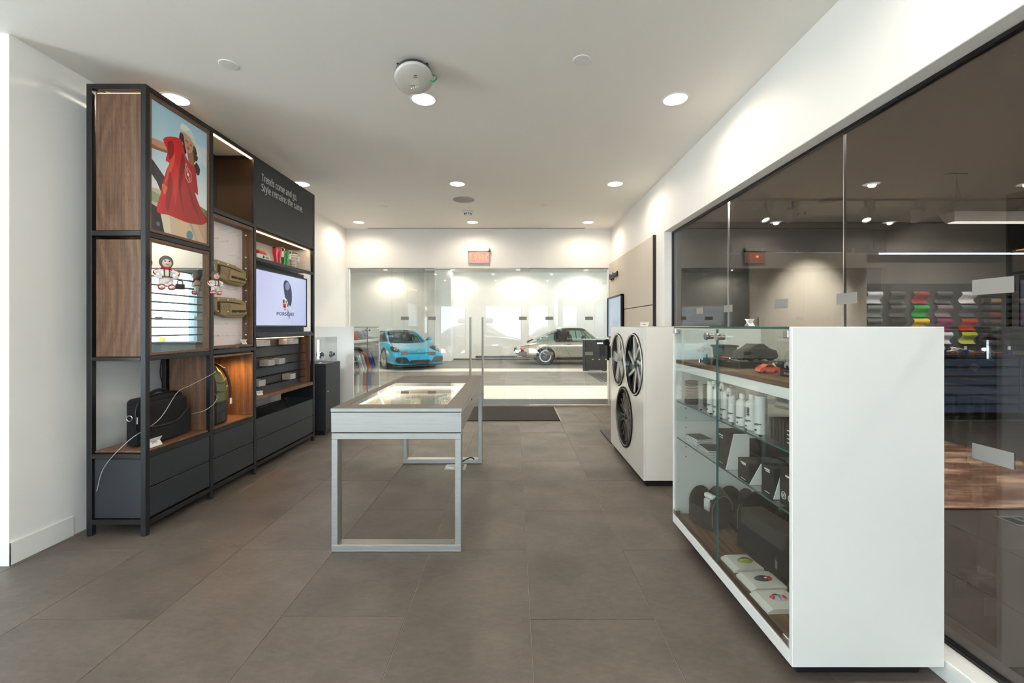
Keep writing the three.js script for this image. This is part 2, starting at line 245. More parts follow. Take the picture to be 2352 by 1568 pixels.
{ // unit hanging from a black bracket, still wrapped in clear film, tilted
  const t = thing('ceiling_access_point', 'round white wrapped unit tilted on black ceiling bracket with green wire', 'ceiling unit', P(-0.65, H, 2.78));
  L('bracket', [C(0, -0.003, -0.02, 0.2, 0.006, 0.17, 0.01), C(0, -0.03, 0.05, 0.17, 0.05, 0.006), C(0, -0.05, 0.03, 0.1, 0.02, 0.09)], M.black, t);
  for (const [x, z] of [[-0.07, -0.07], [0.07, -0.07], [0, -0.08]]) L('screw', [cyl(V(x, -0.009, z), V(x, -0.005, z), 0.007)], M.chrome, t);
  const tilt = (g) => move(g, 0.005, -0.085, 0.035, 0, -0.3, 0.16);
  L('body', [tilt(lathe([[0, 0.03], [0.118, 0.03], [0.122, 0.012], [0.116, 0.004]], 40))], M.slate, t);
  const cover = L('cover', [tilt(lathe([[0.118, 0.012], [0.123, 0.002], [0.112, -0.014], [0.07, -0.021], [0, -0.023]], 48))], mat([222, 216, 208], 0.35), t);
  L('status_led', [0, 1, 2, 3].map((k) => tilt(ball(-0.03 + k * 0.015, -0.0205, -0.052 + k * 0.003, 0.003, 0.002, 0.003, 8))), glow(new THREE.Color(0.9, 1, 0.5), 2), cover);
  L('film', [tilt(lathe([[0.121, 0.03], [0.127, 0.0], [0.117, -0.02], [0.06, -0.027], [0.03, -0.03]], 28))], pane([250, 250, 250], { roughness: 0.1 }), t);
  for (const [x, y, z, w, l] of [[0.012, -0.0245, 0.03, 0.03, 0.003], [-0.02, -0.0235, -0.03, 0.035, 0.003], [0.016, -0.0245, 0.042, 0.02, 0.006]]) L('print', [tilt(C(x, y, z, w, 0.0006, l, 0))], M.slate, cover);
  L('ground_wire', [tube([V(0.06, -0.04, 0.05), V(0.12, -0.05, 0.03), V(0.15, -0.075, 0.03), V(0.13, -0.1, 0.03), V(0.1, -0.08, 0.01)], 0.005)], mat([20, 140, 84], 0.5), t);
}
// exit sign above the doors
const font = await new FontLoader().loadAsync('fonts/droid/droid_sans_bold.typeface.json'), fontR = await new FontLoader().loadAsync('fonts/droid/droid_sans_regular.typeface.json');
function textGeo(s, size, depth, f = font, w) { const g = new TextGeometry(s, { font: f, size, depth, curveSegments: 4 }); g.computeBoundingBox(); const b = g.boundingBox; if (w) g.scale(w / (b.max.x - b.min.x), 1, 1); g.computeBoundingBox(); const c = g.boundingBox; g.translate(-(c.max.x + c.min.x) / 2, -(c.max.y + c.min.y) / 2, 0); return clean(g); }
{
  const t = thing('exit_sign', 'red lit exit sign under white housing above glass doors', 'exit sign', P(-0.605, 2.46, DB - 0.03));
  L('housing', [C(0, 0.235, 0, 0.36, 0.07, 0.07, 0.006)], M.plastic, t);
  const plate = L('edge_lit_plate', [C(0, 0.1, 0.008, 0.355, 0.2, 0.008)], mat([214, 176, 170], 0.2), t);
  L('lettering_lights', [move(textGeo('EXIT', 0.13, 0.004, fontR, 0.235), 0.005, 0.1, 0.0125)], glow(new THREE.Color(1, 0.2, 0.08), 1.1), plate);
  L('arrow_light', [move(slab([[0, -0.02], [0.02, 0], [0, 0.02]], 0.004), 0.145, 0.1, 0.0125)], glow(new THREE.Color(1, 0.12, 0.06), 1.2), plate);
  L('end_cap', [C(0.174, 0.21, 0.012, 0.012, 0.04, 0.06)], M.slate, t);
  const l = new THREE.PointLight(new THREE.Color(1, 0.15, 0.08), 0.008); l.position.set(-0.6, 2.56, -(DB - 0.12)); l.castShadow = true; scene.add(l);
}
console.log('shell');

// ---------------------------------------------------------------- tall black shelving with walnut panels along the wall
const XF = -2.41, XB = -2.8;
function strip(x, y, d0, d1, cd, color = LEDWARM) {   // a line of light along the room, facing down
  const r = new THREE.RectAreaLight(color, cd, 0.012, d1 - d0 - 0.02); r.position.set(x, y, -(d0 + d1) / 2); r.rotation.set(-Math.PI / 2, 0, 0); scene.add(r);
}
const shelf = thing('display_shelving', 'tall black steel shelving with walnut panels, screen niche and charcoal drawers', 'shelving', P(-2.6, 0, 3.97));
{
  const S = (n, g, m, p = shelf) => W(n, g, m, p), ps = 0.035;
  const ds = [2.79, 3.385, 3.955, 5.12];
  for (const d of ds) for (const [x0, x1] of [[XF - ps, XF], [XB, XB + ps]]) S('post', [B(x0, x1, 0.0, 2.96, d, d + ps, 0.003)], M.black);
  for (const d of ds) S('cross_rail', [B(XB + ps, XF - ps, 2.925, 2.96, d, d + ps)], M.black), S('cross_rail', [B(XB + ps, XF - ps, 0.075, 0.105, d, d + ps)], M.black);
  S('cross_rail', [B(XB + ps, XF - ps, 1.965, 2.0, 2.79, 2.825)], M.black); S('cross_rail', [B(XB + ps, XF - ps, 1.145, 1.17, 2.79, 2.825)], M.black); S('cross_rail', [B(XB + ps, XF - ps, 0.505, 0.535, 2.79, 2.825)], M.black);
  const span = [[2.825, 3.385], [3.42, 3.955], [3.99, 5.12]];
  const levels = [[2.925, 1.965, 1.145, 0.505, 0.06], [2.925, 2.29, 1.15, 0.505, 0.06], [2.925, 2.3, 1.99, 1.265, 0.06]];
  span.forEach(([a, b], i) => levels[i].forEach((y) => { S('rail', [B(XF - ps, XF, y, y + 0.033, a, b)], M.black); S('rail', [B(XB, XB + ps, y, y + 0.033, a, b)], M.black); }));
  // end of the unit that faces the room: two walnut panels and a charcoal one
  S('side_panel', [B(XB + 0.045, XF - 0.04, 2.004, 2.905, 2.81, 2.828)], M.walnut); S('side_panel', [B(XB + 0.045, XF - 0.04, 1.172, 1.945, 2.81, 2.828)], M.walnut); S('side_panel', [B(XB + 0.04, XF - 0.038, 0.11, 0.5, 2.805, 2.82)], M.charcoal);
  S('light_line', [B(XB + 0.05, XF - 0.045, 2.907, 2.91, 2.812, 2.826, 0)], glow(LEDWARM, 1.2));
  // bay by the room: open shelf below, walnut divider beyond it
  S('shelf_board', [B(XB + 0.03, XF - 0.02, 0.538, 0.55, 2.815, 3.39, 0.002)], M.walnut);
  S('divider', [B(XB + 0.06, XF - 0.036, 0.545, 1.15, 3.39, 3.41)], M.walnut);
  S('back_panel', [B(XB + 0.005, XB + 0.02, 1.18, 2.9, 2.83, 3.38, 0)], M.walnut);
  // middle bay: light panel under the top, bronze partition, peg box, lit walnut box
  S('top_panel', [B(XB + 0.01, XF - 0.01, 2.955, 2.965, 3.42, 3.955)], mat([236, 226, 208], 0.6)); S('divider', [B(XB + 0.02, XF - 0.036, 2.32, 2.925, 3.962, 3.98)], M.bronze); S('shelf_board', [B(XB + 0.02, XF - 0.02, 2.322, 2.335, 3.42, 3.955)], M.black);
  S('light_strip', [B(XF - 0.03, XF - 0.012, 2.918, 2.925, 3.43, 3.945, 0)], glow(LEDWARM, 4)); strip(XF - 0.02, 2.914, 3.43, 3.95, 9);
  const pb = S('peg_box', [B(XF - 0.11, XF - 0.008, 2.255, 2.285, 3.424, 3.952), B(XF - 0.11, XF - 0.008, 1.19, 1.21, 3.424, 3.952), B(XF - 0.11, XF - 0.008, 1.21, 2.255, 3.424, 3.438), B(XF - 0.11, XF - 0.008, 1.21, 2.255, 3.938, 3.952)], M.walnut);
  W('peg_board', [B(XF - 0.11, XF - 0.1, 1.21, 2.255, 3.438, 3.938, 0)], M.peg, pb);
  for (const y of [2.19, 2.09, 1.99, 1.89, 1.79, 1.69, 1.59, 1.49, 1.39, 1.29]) for (const d of [3.5, 3.62, 3.74, 3.86]) { if (hash(Math.round(y * 100), Math.round(d * 100), 5) < 0.25) continue; const p = W('peg', [cyl(P(XF - 0.1, y, d), P(XF - 0.02, y + 0.006, d), 0.0035, 0.0035, 8)], M.acrylic, pb); W('peg_tip', [ball(XF - 0.018, y + 0.007, -d, 0.007, 0.007, 0.007, 8)], M.plastic, p); }
  const lb = S('lit_box', [B(XB + 0.01, XF - 0.005, 0.542, 0.558, 3.424, 3.952), B(XB + 0.01, XF - 0.005, 1.118, 1.136, 3.424, 3.952), B(XB + 0.01, XF - 0.005, 0.558, 1.118, 3.424, 3.438), B(XB + 0.01, XF - 0.005, 0.558, 1.118, 3.938, 3.952), B(XB + 0.005, XB + 0.015, 0.558, 1.118, 3.438, 3.938)], M.walnut);
  W('light_disc', [cyl(P(-2.53, 1.112, 3.78), P(-2.53, 1.118, 3.78), 0.03, 0.03, 20)], glow(LEDWARM, 5), lb); spot(-2.53, 1.108, 3.78, 0.75, new THREE.Color().setRGB(1, 0.5, 0.14), 1.4, 0.6, 1.5);
  // far bay: lettered panel, niche with a light line, screen recess, peg wall
  const lp = S('letter_panel', [B(XF - 0.02, XF - 0.004, 2.305, 2.94, 3.99, 5.12)], M.charcoal);
  for (const [s, y, w] of [['Trends come and go.', 2.79, 0.66], ['Style remains the same.', 2.695, 0.79]]) { const g = textGeo(s, 0.07, 0.003, fontR, w); g.rotateY(Math.PI / 2); W('lettering', [move(g, XF - 0.003, y, -(4.075 + w / 2))], mat([196, 194, 190], 0.6), lp); }
  S('niche_top', [B(XB + 0.03, XF - 0.024, 2.285, 2.3, 3.99, 5.12)], M.walnut); S('niche_back', [B(XB + 0.02, XB + 0.03, 2.02, 2.285, 3.99, 5.12, 0)], M.white); S('niche_side', [B(XB + 0.03, XF - 0.037, 2.02, 2.285, 5.11, 5.125)], M.white);
  S('light_strip', [B(XF - 0.06, XF - 0.045, 2.277, 2.285, 4.02, 5.09, 0)], glow(LEDWARM, 5)); strip(XF - 0.052, 2.273, 4.0, 5.1, 7);
  S('shelf_board', [B(XB + 0.03, XF - 0.012, 2.008, 2.022, 3.99, 5.12)], M.charcoal);
  S('screen_recess', [B(XF - 0.13, XF - 0.115, 1.295, 1.99, 3.99, 5.12, 0), B(XF - 0.115, XF - 0.01, 1.298, 1.312, 3.99, 5.12)], M.charcoal);
  S('light_bar', [cyl(P(XF - 0.008, 1.292, 4.55), P(XF - 0.008, 1.292, 5.09), 0.008, 0.008, 10)], M.chrome); S('bar_clip', [B(XF - 0.02, XF + 0.002, 1.278, 1.302, 4.53, 4.56)], M.black);
  const pw = S('peg_wall', [B(XF - 0.16, XF - 0.145, 0.71, 1.26, 3.99, 5.12, 0)], M.slate);
  for (const [i, y] of [1.168, 1.062, 0.965, 0.868, 0.78].entries()) for (let k = 0; k < 15; k++) W('peg', [cyl(P(XF - 0.145, y, 4.03 + k * 0.072), P(XF - 0.055, y + 0.004, 4.03 + k * 0.072), 0.0045, 0.0045, 8)], M.bronze, pw);
  S('niche_side', [B(XF - 0.145, XF - 0.036, 0.71, 1.262, 5.1, 5.118)], M.walnut); S('light_strip', [B(XF - 0.07, XF - 0.055, 1.252, 1.258, 4.0, 5.0, 0)], glow(LEDWARM, 3)); strip(XF - 0.065, 1.248, 4.0, 5.05, 4.5);
  S('shelf_board', [B(XB + 0.03, XF - 0.004, 0.675, 0.71, 3.99, 5.12)], M.walnut);
  S('niche_side', [B(XB + 0.02, XF - 0.036, 0.52, 0.675, 5.125, 5.14)], M.black); S('drawer_box', [B(XB + 0.06, XB + 0.08, 0.1, 0.5, 3.99, 5.1, 0), B(XB + 0.06, XF - 0.03, 0.3, 0.31, 3.99, 5.1, 0)], M.black);
  // drawers, two in each bay
  span.forEach(([a, b], i) => [[0.108, 0.302], [0.308, 0.503]].forEach(([y0, y1]) => S('drawer', [B(XF - 0.024, XF - 0.004, y0, y1, a + 0.004, b - 0.004, 0.003)], M.charcoal)));
  S('carcass', [B(XB + 0.03, XF - 0.03, 0.1, 0.11, 2.82, 5.12, 0), B(XB + 0.03, XF - 0.03, 0.11, 0.505, 3.395, 3.41, 0), B(XB + 0.03, XF - 0.03, 0.11, 0.505, 3.965, 3.98, 0), B(XB + 0.03, XB + 0.04, 0.11, 0.505, 2.82, 5.12, 0)], M.black);
  const cab = S('cable', [tube([P(XB + 0.05, 1.14, 3.33), P(XB + 0.055, 1.0, 3.31), P(XB + 0.05, 0.9, 3.34), P(XB + 0.05, 0.7, 3.33), P(XB + 0.05, 0.56, 3.34)], 0.004)], M.rubber);
  for (const d of ds) for (const x of [XF - ps / 2, XB + ps / 2]) S('levelling_foot', [cyl(P(x, 0.0, d + ps / 2), P(x, 0.01, d + ps / 2), 0.022)], M.black);
}
// poster light box
const posterTex = canvasTex(640, 1040, (x, w, h) => {
  const q = (pts, fill) => { x.fillStyle = fill; x.beginPath(); pts.forEach(([u, v], i) => i ? x.lineTo(u * w, v * h) : x.moveTo(u * w, v * h)); x.closePath(); x.fill(); };
  const cv = (pts, fill) => { x.fillStyle = fill; x.beginPath(); const c = new THREE.CatmullRomCurve3(pts.map(([u, v]) => V(u * w, v * h, 0)), true, 'catmullrom', 0.4).getPoints(pts.length * 8); c.forEach((p, i) => i ? x.lineTo(p.x, p.y) : x.moveTo(p.x, p.y)); x.closePath(); x.fill(); };
  const el = (u, v, a, b, fill, r = 0) => { x.fillStyle = fill; x.beginPath(); x.ellipse(u * w, v * h, a * w, b * h, r, 0, 7); x.fill(); };
  const g = x.createLinearGradient(0, 0, 0, h); g.addColorStop(0, '#b4daec'); g.addColorStop(0.35, '#cbe8f4'); g.addColorStop(0.6, '#eef5f6'); g.addColorStop(0.72, '#f4f3ea'); x.fillStyle = g; x.fillRect(0, 0, w, h);
  for (let i = 0; i < 26; i++) el(0.75 + 0.25 * hash(i, 1, 2), 0.16 + 0.14 * hash(i, 2, 2), 0.05 + 0.05 * hash(i, 3, 2), 0.02 + 0.012 * hash(i, 4, 2), 'rgba(240,240,240,0.28)');
  q([[0, 0.68], [0.3, 0.66], [1, 0.71], [1, 1], [0, 1]], '#cfc9ae'); q([[0, 0.7], [0.25, 0.72], [0.2, 0.79], [0, 0.78]], '#9aa780'); q([[0.85, 0.68], [1, 0.7], [1, 0.76], [0.86, 0.72]], '#7c8f5c');
  // dark car body behind
  q([[0, 0.455], [0.05, 0.47], [0.24, 0.565], [0.22, 0.66], [0.16, 0.68], [0.1, 0.62], [0, 0.565]], '#4a3036'); q([[0, 0.49], [0.05, 0.5], [0.2, 0.6], [0.17, 0.65], [0, 0.56]], '#33383c'); q([[0, 0.8], [0.1, 0.815], [0.18, 0.86], [0.22, 1], [0, 1]], '#1d2029'); el(0.12, 0.945, 0.03, 0.018, '#6d7076'); q([[0, 0.87], [0.05, 0.88], [0.05, 1], [0, 1]], '#3a2c38');
  // trousers
  q([[0.15, 0.84], [0.62, 0.84], [0.62, 1], [0.22, 1]], '#dcc8a8'); q([[0.15, 0.84], [0.3, 0.85], [0.33, 1], [0.22, 1]], '#eee0c8'); q([[0.44, 0.85], [0.62, 0.85], [0.62, 1], [0.46, 1]], '#e6c4a0'); q([[0.64, 0.85], [1, 0.79], [1, 1], [0.78, 1]], '#c4a888'); q([[0.7, 0.86], [0.8, 0.85], [0.95, 1], [0.82, 1]], '#d4bc9e'); el(0.66, 0.965, 0.06, 0.04, '#6f8d95', 0.4);
  // arm and hair, neck, face
  cv([[0, 0.305], [0.12, 0.29], [0.3, 0.285], [0.36, 0.31], [0.33, 0.345], [0.2, 0.36], [0.08, 0.37], [0, 0.37]], '#d8a280'); cv([[0, 0.345], [0.15, 0.345], [0.33, 0.33], [0.33, 0.35], [0.1, 0.372], [0, 0.372]], '#a06a4c');
  for (let i = 0; i < 70; i++) { const t = hash(i, 5, 1), u = 0.7 + 0.12 * hash(i, 6, 1) * (0.4 + t), v = 0.17 + 0.24 * t; el(u, v, 0.022, 0.014, ['#2b1b17', '#4a2f26', '#35211b'][i % 3], hash(i, 7, 1) * 3); }
  q([[0.6, 0.22], [0.73, 0.24], [0.75, 0.36], [0.64, 0.34]], '#a86e4c'); cv([[0.49, 0.12], [0.56, 0.1], [0.68, 0.12], [0.73, 0.17], [0.71, 0.235], [0.65, 0.265], [0.59, 0.245], [0.55, 0.2], [0.5, 0.17]], '#d8a07a'); cv([[0.49, 0.13], [0.545, 0.14], [0.57, 0.22], [0.6, 0.27], [0.56, 0.29], [0.5, 0.24], [0.47, 0.18]], '#3a241c'); el(0.525, 0.215, 0.016, 0.014, '#d9c08e');
  q([[0.58, 0.165], [0.635, 0.175], [0.63, 0.182], [0.58, 0.174]], '#3b211a'); q([[0.665, 0.18], [0.705, 0.19], [0.7, 0.197], [0.665, 0.188]], '#3b211a'); q([[0.645, 0.185], [0.66, 0.21], [0.635, 0.212]], '#ad7550'); el(0.632, 0.228, 0.03, 0.008, '#9c4a40', 0.25);
  // red shirt
  const red = x.createLinearGradient(0.1 * w, 0, w, 0.2 * h); red.addColorStop(0, '#d81e22'); red.addColorStop(0.4, '#e62428'); red.addColorStop(1, '#ae161c');
  cv([[0.2, 0.265], [0.3, 0.215], [0.46, 0.185], [0.52, 0.2], [0.58, 0.3], [0.66, 0.345], [0.76, 0.36], [0.79, 0.44], [0.82, 0.585], [0.76, 0.58], [0.83, 0.66], [0.9, 0.72], [1.02, 0.78], [0.9, 0.84], [0.62, 0.862], [0.3, 0.85], [0.1, 0.85], [0.16, 0.7], [0.2, 0.6], [0.25, 0.5], [0.3, 0.43], [0.24, 0.42], [0.27, 0.34]], red);
  for (const [a, c] of [[[[0.3, 0.43], [0.4, 0.32], [0.36, 0.45], [0.22, 0.62]], '#f0583e'], [[[0.52, 0.3], [0.58, 0.38], [0.5, 0.6], [0.56, 0.8], [0.46, 0.6]], '#8e1016'], [[[0.6, 0.5], [0.7, 0.62], [0.86, 0.8], [0.72, 0.7]], '#8a0f15'], [[[0.3, 0.5], [0.35, 0.6], [0.3, 0.8], [0.24, 0.78]], '#9c1218'], [[[0.18, 0.62], [0.27, 0.63], [0.22, 0.7]], '#ef7a4e'], [[[0.27, 0.27], [0.36, 0.24], [0.38, 0.33], [0.3, 0.4]], '#a31318'], [[[0.4, 0.4], [0.46, 0.5], [0.4, 0.75], [0.36, 0.6]], '#e03a30']]) cv(a, c);
  // shield print on the chest
  x.strokeStyle = '#f3e6e4'; x.lineWidth = 5; x.beginPath(); [[0.59, 0.365], [0.63, 0.4], [0.685, 0.43], [0.685, 0.5], [0.64, 0.515], [0.595, 0.49], [0.575, 0.43]].forEach(([u, v], i) => i ? x.lineTo(u * w, v * h) : x.moveTo(u * w, v * h)); x.closePath(); x.stroke(); x.lineWidth = 4;
  for (let k = 0; k < 3; k++) { x.beginPath(); x.moveTo(0.595 * w, (0.4 + k * 0.012) * h); x.lineTo(0.63 * w, (0.415 + k * 0.012) * h); x.stroke(); x.beginPath(); x.moveTo(0.635 * w, (0.465 + k * 0.013) * h); x.lineTo(0.67 * w, (0.475 + k * 0.013) * h); x.stroke(); } el(0.63, 0.45, 0.022, 0.014, '#f3e6e4');
  // bucket hat
  cv([[0.43, 0.145], [0.48, 0.1], [0.5, 0.055], [0.56, 0.04], [0.68, 0.055], [0.73, 0.09], [0.78, 0.15], [0.8, 0.205], [0.74, 0.17], [0.66, 0.13], [0.56, 0.115], [0.48, 0.125]], '#e0e8e3'); cv([[0.5, 0.06], [0.58, 0.045], [0.66, 0.055], [0.6, 0.09], [0.5, 0.1]], '#f4f8f4'); x.strokeStyle = '#a9b4ae'; x.lineWidth = 2; for (let k = 0; k < 4; k++) { x.beginPath(); x.moveTo(0.48 * w, (0.105 + k * 0.009) * h); x.quadraticCurveTo(0.64 * w, (0.09 + k * 0.012) * h, 0.78 * w, (0.16 + k * 0.013) * h); x.stroke(); }
});
function facing(w, h, m) { const g = new THREE.PlaneGeometry(w, h); g.rotateY(Math.PI / 2); return clean(g); }
{
  const t = thing('framed_poster', 'framed fashion poster of person in red shirt and pale bucket hat', 'poster', P(XF - 0.02, 2.0, 3.105));
  const y0 = 2.002, y1 = 2.924, a = 2.828, b = 3.382, x0 = XF - 0.05, x1 = XF - 0.004;
  W('frame', [B(x0, x1, y1 - 0.03, y1, a, b, 0.002, true), B(x0, x1, y0, y0 + 0.02, a, b, 0.002, true), B(x0, x1, y0 + 0.02, y1 - 0.03, a, a + 0.015), B(x0, x1, y0 + 0.02, y1 - 0.03, b - 0.015, b)], M.walnut, t);
  W('backing', [B(x0, x0 + 0.01, y0 + 0.01, y1 - 0.01, a + 0.01, b - 0.01, 0)], M.black, t);
  const pm = new THREE.MeshStandardMaterial({ map: posterTex, roughness: 0.35 });
  W('poster_print', [facing(b - a - 0.03, y1 - y0 - 0.05).translate(x0 + 0.035, (y0 + y1 - 0.01) / 2, -(a + b) / 2)], pm, t);
}
{
  const t = thing('wall_mirror', 'mirror in thin walnut frame below the fashion poster', 'mirror', P(XF - 0.02, 1.178, 3.105)), y0 = 1.179, y1 = 1.962, a = 2.828, b = 3.382, x0 = XF - 0.045, x1 = XF - 0.004;
  W('frame', [B(x0, x1, y1 - 0.02, y1, a, b, 0.002, true), B(x0, x1, y0, y0 + 0.02, a, b, 0.002, true), B(x0, x1, y0 + 0.02, y1 - 0.02, a, a + 0.016), B(x0, x1, y0 + 0.02, y1 - 0.02, b - 0.016, b)], M.walnut, t);
  W('mirror_glass', [B(x0 + 0.01, x0 + 0.018, y0 + 0.015, y1 - 0.015, a + 0.012, b - 0.012, 0)], M.mirror, t);
}
// plush figures hung on the mirror with clear suction hooks
function plush(d, y, s, turn, label) {
  const g = thing('plush_toy', label, 'plush toy', P(XF + 0.045, y, d), turn, 'plush toys hung on the mirror');
  const wh = mat([236, 232, 224], 0.95), rd = mat([196, 30, 40], 0.9), gy = mat([112, 108, 104], 0.9), sk = mat([232, 206, 184], 0.9), k = (x) => x.map((q) => q.clone().scale(s, s, s));
  L('body', k([ball(0, 0.075, 0, 0.036, 0.042, 0.027), ball(0, 0.04, 0, 0.033, 0.026, 0.026)]), wh, g);
  const h = L('helmet', k([ball(0, 0.155, 0, 0.037, 0.043, 0.037)]), gy, g); L('face', k([ball(0, 0.15, 0.0145, 0.028, 0.032, 0.026)]), sk, h); L('eye', k([ball(-0.011, 0.158, 0.039, 0.004, 0.005, 0.003, 8), ball(0.011, 0.158, 0.039, 0.004, 0.005, 0.003, 8)]), M.black, h); L('mouth', k([C(0, 0.139, 0.0395, 0.016, 0.003, 0.003)]), M.black, h);
  L('scarf', k([move(clean(new THREE.TorusGeometry(0.021, 0.008, 8, 20)), 0, 0.115, 0, 0, Math.PI / 2)]), rd, g);
  for (const q of [-1, 1]) { L('arm', k([tube([V(q * 0.028, 0.1, 0), V(q * 0.058, 0.085, 0.006), V(q * 0.05, 0.06, 0.02), V(q * 0.024, 0.056, 0.028)], 0.0125, 12, 8)]), wh, g); L('stripe', k([tube([V(q * 0.036, 0.108, 0.006), V(q * 0.066, 0.09, 0.012), V(q * 0.056, 0.068, 0.028)], 0.004, 10, 6)]), rd, g);
    L('leg', k([cyl(V(q * 0.018, 0.045, 0), V(q * 0.022, 0.0, 0.004), 0.018, 0.016)]), wh, g); const f = L('shoe', k([ball(q * 0.026, -0.008, 0.014, 0.02, 0.013, 0.03)]), wh, g); L('shoe_stripe', k([0, 1, 2].map((n) => move(clean(new THREE.TorusGeometry(0.0165, 0.003, 6, 16)), q * 0.026, -0.007, 0.002 + n * 0.014))), rd, f); L('harness', k([tube([V(q * 0.014, 0.112, 0.02), V(q * 0.014, 0.085, 0.03), V(q * 0.012, 0.06, 0.03)], 0.003, 8, 6)]), M.black, g); }
  L('belt', k([move(clean(new THREE.TorusGeometry(0.033, 0.0035, 6, 24)).scale(1, 0.8, 1), 0, 0.058, 0, 0, Math.PI / 2)]), rd, g);
  L('cord', k([cyl(V(0, 0.19, 0), V(0, 0.27, -0.02), 0.0012, 0.0012, 6)]), M.plastic, g); const c = L('suction_hook', k([move(lathe([[0.001, 0.012], [0.01, 0.01], [0.02, 0.0], [0.018, -0.002]], 20), 0, 0.272, -0.035, 0, Math.PI / 2)]), M.acrylic, g); return g;
}
const pl1 = plush(2.9, 1.645, 1.05, Math.PI / 2 - 0.75, 'plush racing figure with black toolbox, hung on mirror by the black corner post');
L('toolbox', [C(0.075, 0.002, 0, 0.05, 0.036, 0.03), tube([V(0.06, 0.02, 0), V(0.063, 0.04, 0), V(0.087, 0.04, 0), V(0.09, 0.02, 0)], 0.004, 12, 6)], M.black, pl1);
plush(3.375, 1.645, 0.84, Math.PI / 2 - 0.5, 'smaller plush racing figure hung at mirror edge beside the peg board');
// two khaki belt bags on the peg board
function beltBag(y, label, tiltz) {
  const g = thing('belt_bag', label, 'bag', P(XF - 0.1, y, 3.69), Math.PI / 2, 'belt bags on the peg board'), kh = mat([164, 144, 108], 0.92, { bumpMap: TX.weave, bumpScale: 0.001 }), dk = mat([66, 50, 36], 0.9), R = (q) => move(q, 0, 0.08, 0, 0, 0, tiltz);
  const out = [[-0.2, 0.05], [-0.16, 0.072], [0.02, 0.07], [0.17, 0.05], [0.2, 0.035], [0.185, -0.06], [0.16, -0.075], [-0.02, -0.072], [-0.12, -0.05], [-0.18, -0.03]];
  const body = L('body', [R(slab(out, 0.05, 0.014))], kh, g);
  L('pocket', [R(slab([[-0.02, 0.02], [0.17, 0.025], [0.175, -0.055], [-0.04, -0.06]], 0.02, 0.008).translate(0, 0, 0.055))], kh, g);
  const zp = L('zip', [R(tube([V(-0.17, 0.045, 0.066), V(0, 0.045, 0.068), V(0.17, 0.028, 0.066)], 0.004)), R(C(0.07, -0.032, 0.085, 0.19, 0.02, 0.004))], dk, g);
  L('strap', [R(tube([V(-0.17, 0.05, 0.05), V(-0.21, 0.04, 0.03), V(-0.215, -0.03, 0.03), V(-0.19, -0.05, 0.05)], 0.01, 16, 6)), R(C(-0.16, -0.0, 0.068, 0.03, 0.09, 0.006)), R(C(0, 0.078, 0.03, 0.16, 0.008, 0.04))], dk, g);
  for (let k = 0; k < 5; k++) L('fold', [R(tube([V(-0.14 + k * 0.03, 0.03, 0.063), V(-0.12 + k * 0.035, -0.01 - 0.005 * k, 0.066), V(-0.1 + k * 0.04, -0.03, 0.063)], 0.004, 8, 5))], kh, body);
}
beltBag(1.75, 'upper khaki belt bag on the white peg board', -0.05); beltBag(1.455, 'lower khaki belt bag on the white peg board', 0.03);
// price cards
function card(x, y, d, w, h, turn, label) {
  const t = thing('price_card', label, 'price card', P(x, y, d), turn); L('front', [move(C(0, h / 2, 0, w, h, 0.0015, 0.0003), 0, 0, h * 0.28, 0, -0.55)], M.paper, t); L('rear', [move(C(0, h / 2, 0, w, h, 0.0015, 0.0003), 0, 0, -h * 0.28, 0, 0.55)], M.paper, t);
  L('print', [0.62, 0.5, 0.38].map((k) => move(C(0, h * k, 0.0012, w * 0.45, h * 0.05, 0.0006, 0), 0, 0, h * 0.28, 0, -0.55)), M.slate, t); return t;
}
card(-2.475, 0.551, 2.93, 0.1, 0.07, 1.57, 'folded white price card beside the black briefcase'); card(XF - 0.045, 1.211, 3.87, 0.07, 0.05, 1.57, 'folded white price card under the khaki belt bags'); card(XF - 0.05, 0.711, 4.12, 0.06, 0.045, 1.2, 'folded white price card on ledge under the peg wall'); card(1.36, 1.374, 4.45, 0.1, 0.05, -0.9, 'folded white card on top of wheel display box'); card(1.27, 1.373, 2.3, 0.06, 0.045, 0.6, 'folded card on glass top of white cabinet');
{ // black briefcase on the open shelf
  const t = thing('briefcase', 'black fabric briefcase with top handle on open walnut shelf', 'bag', P(-2.6, 0.551, 3.1), Math.PI / 2 + 0.08);
  L('body', [RB(0, 0.165, 0, 0.44, 0.325, 0.1, 0.035, 4), RB(0, 0.15, 0.055, 0.42, 0.28, 0.06, 0.028, 4)], M.fabricBlack, t);
  L('front_pocket', [slab([[-0.2, 0.02], [0.2, 0.02], [0.2, 0.2], [0.06, 0.125], [-0.2, 0.125]], 0.012, 0.006).translate(0, 0, 0.088)], M.fabricBlack, t);
  L('trim_band', [tube([V(-0.2, 0.13, 0.104), V(0.05, 0.13, 0.105), V(0.2, 0.21, 0.103)], 0.009, 20, 6)], mat([16, 16, 17], 0.5), t);
  L('handle', [tube([V(-0.12, 0.322, 0.02), V(-0.07, 0.352, 0.02), V(0.04, 0.355, 0.02), V(0.09, 0.322, 0.02)], 0.012, 24, 8)], M.fabricBlack, t);
  L('zip', [tube([V(-0.219, 0.04, 0.032), V(-0.221, 0.28, 0.032), V(-0.17, 0.324, 0.032), V(0.17, 0.324, 0.032), V(0.22, 0.28, 0.032)], 0.004, 40, 6)], M.darkMetal, t);
  L('ring', [move(clean(new THREE.TorusGeometry(0.018, 0.003, 8, 20)), -0.225, 0.2, -0.01, Math.PI / 2)], M.chrome, t); L('zip_pull', [C(-0.226, 0.185, 0.04, 0.004, 0.05, 0.012)], M.chrome, t);
}
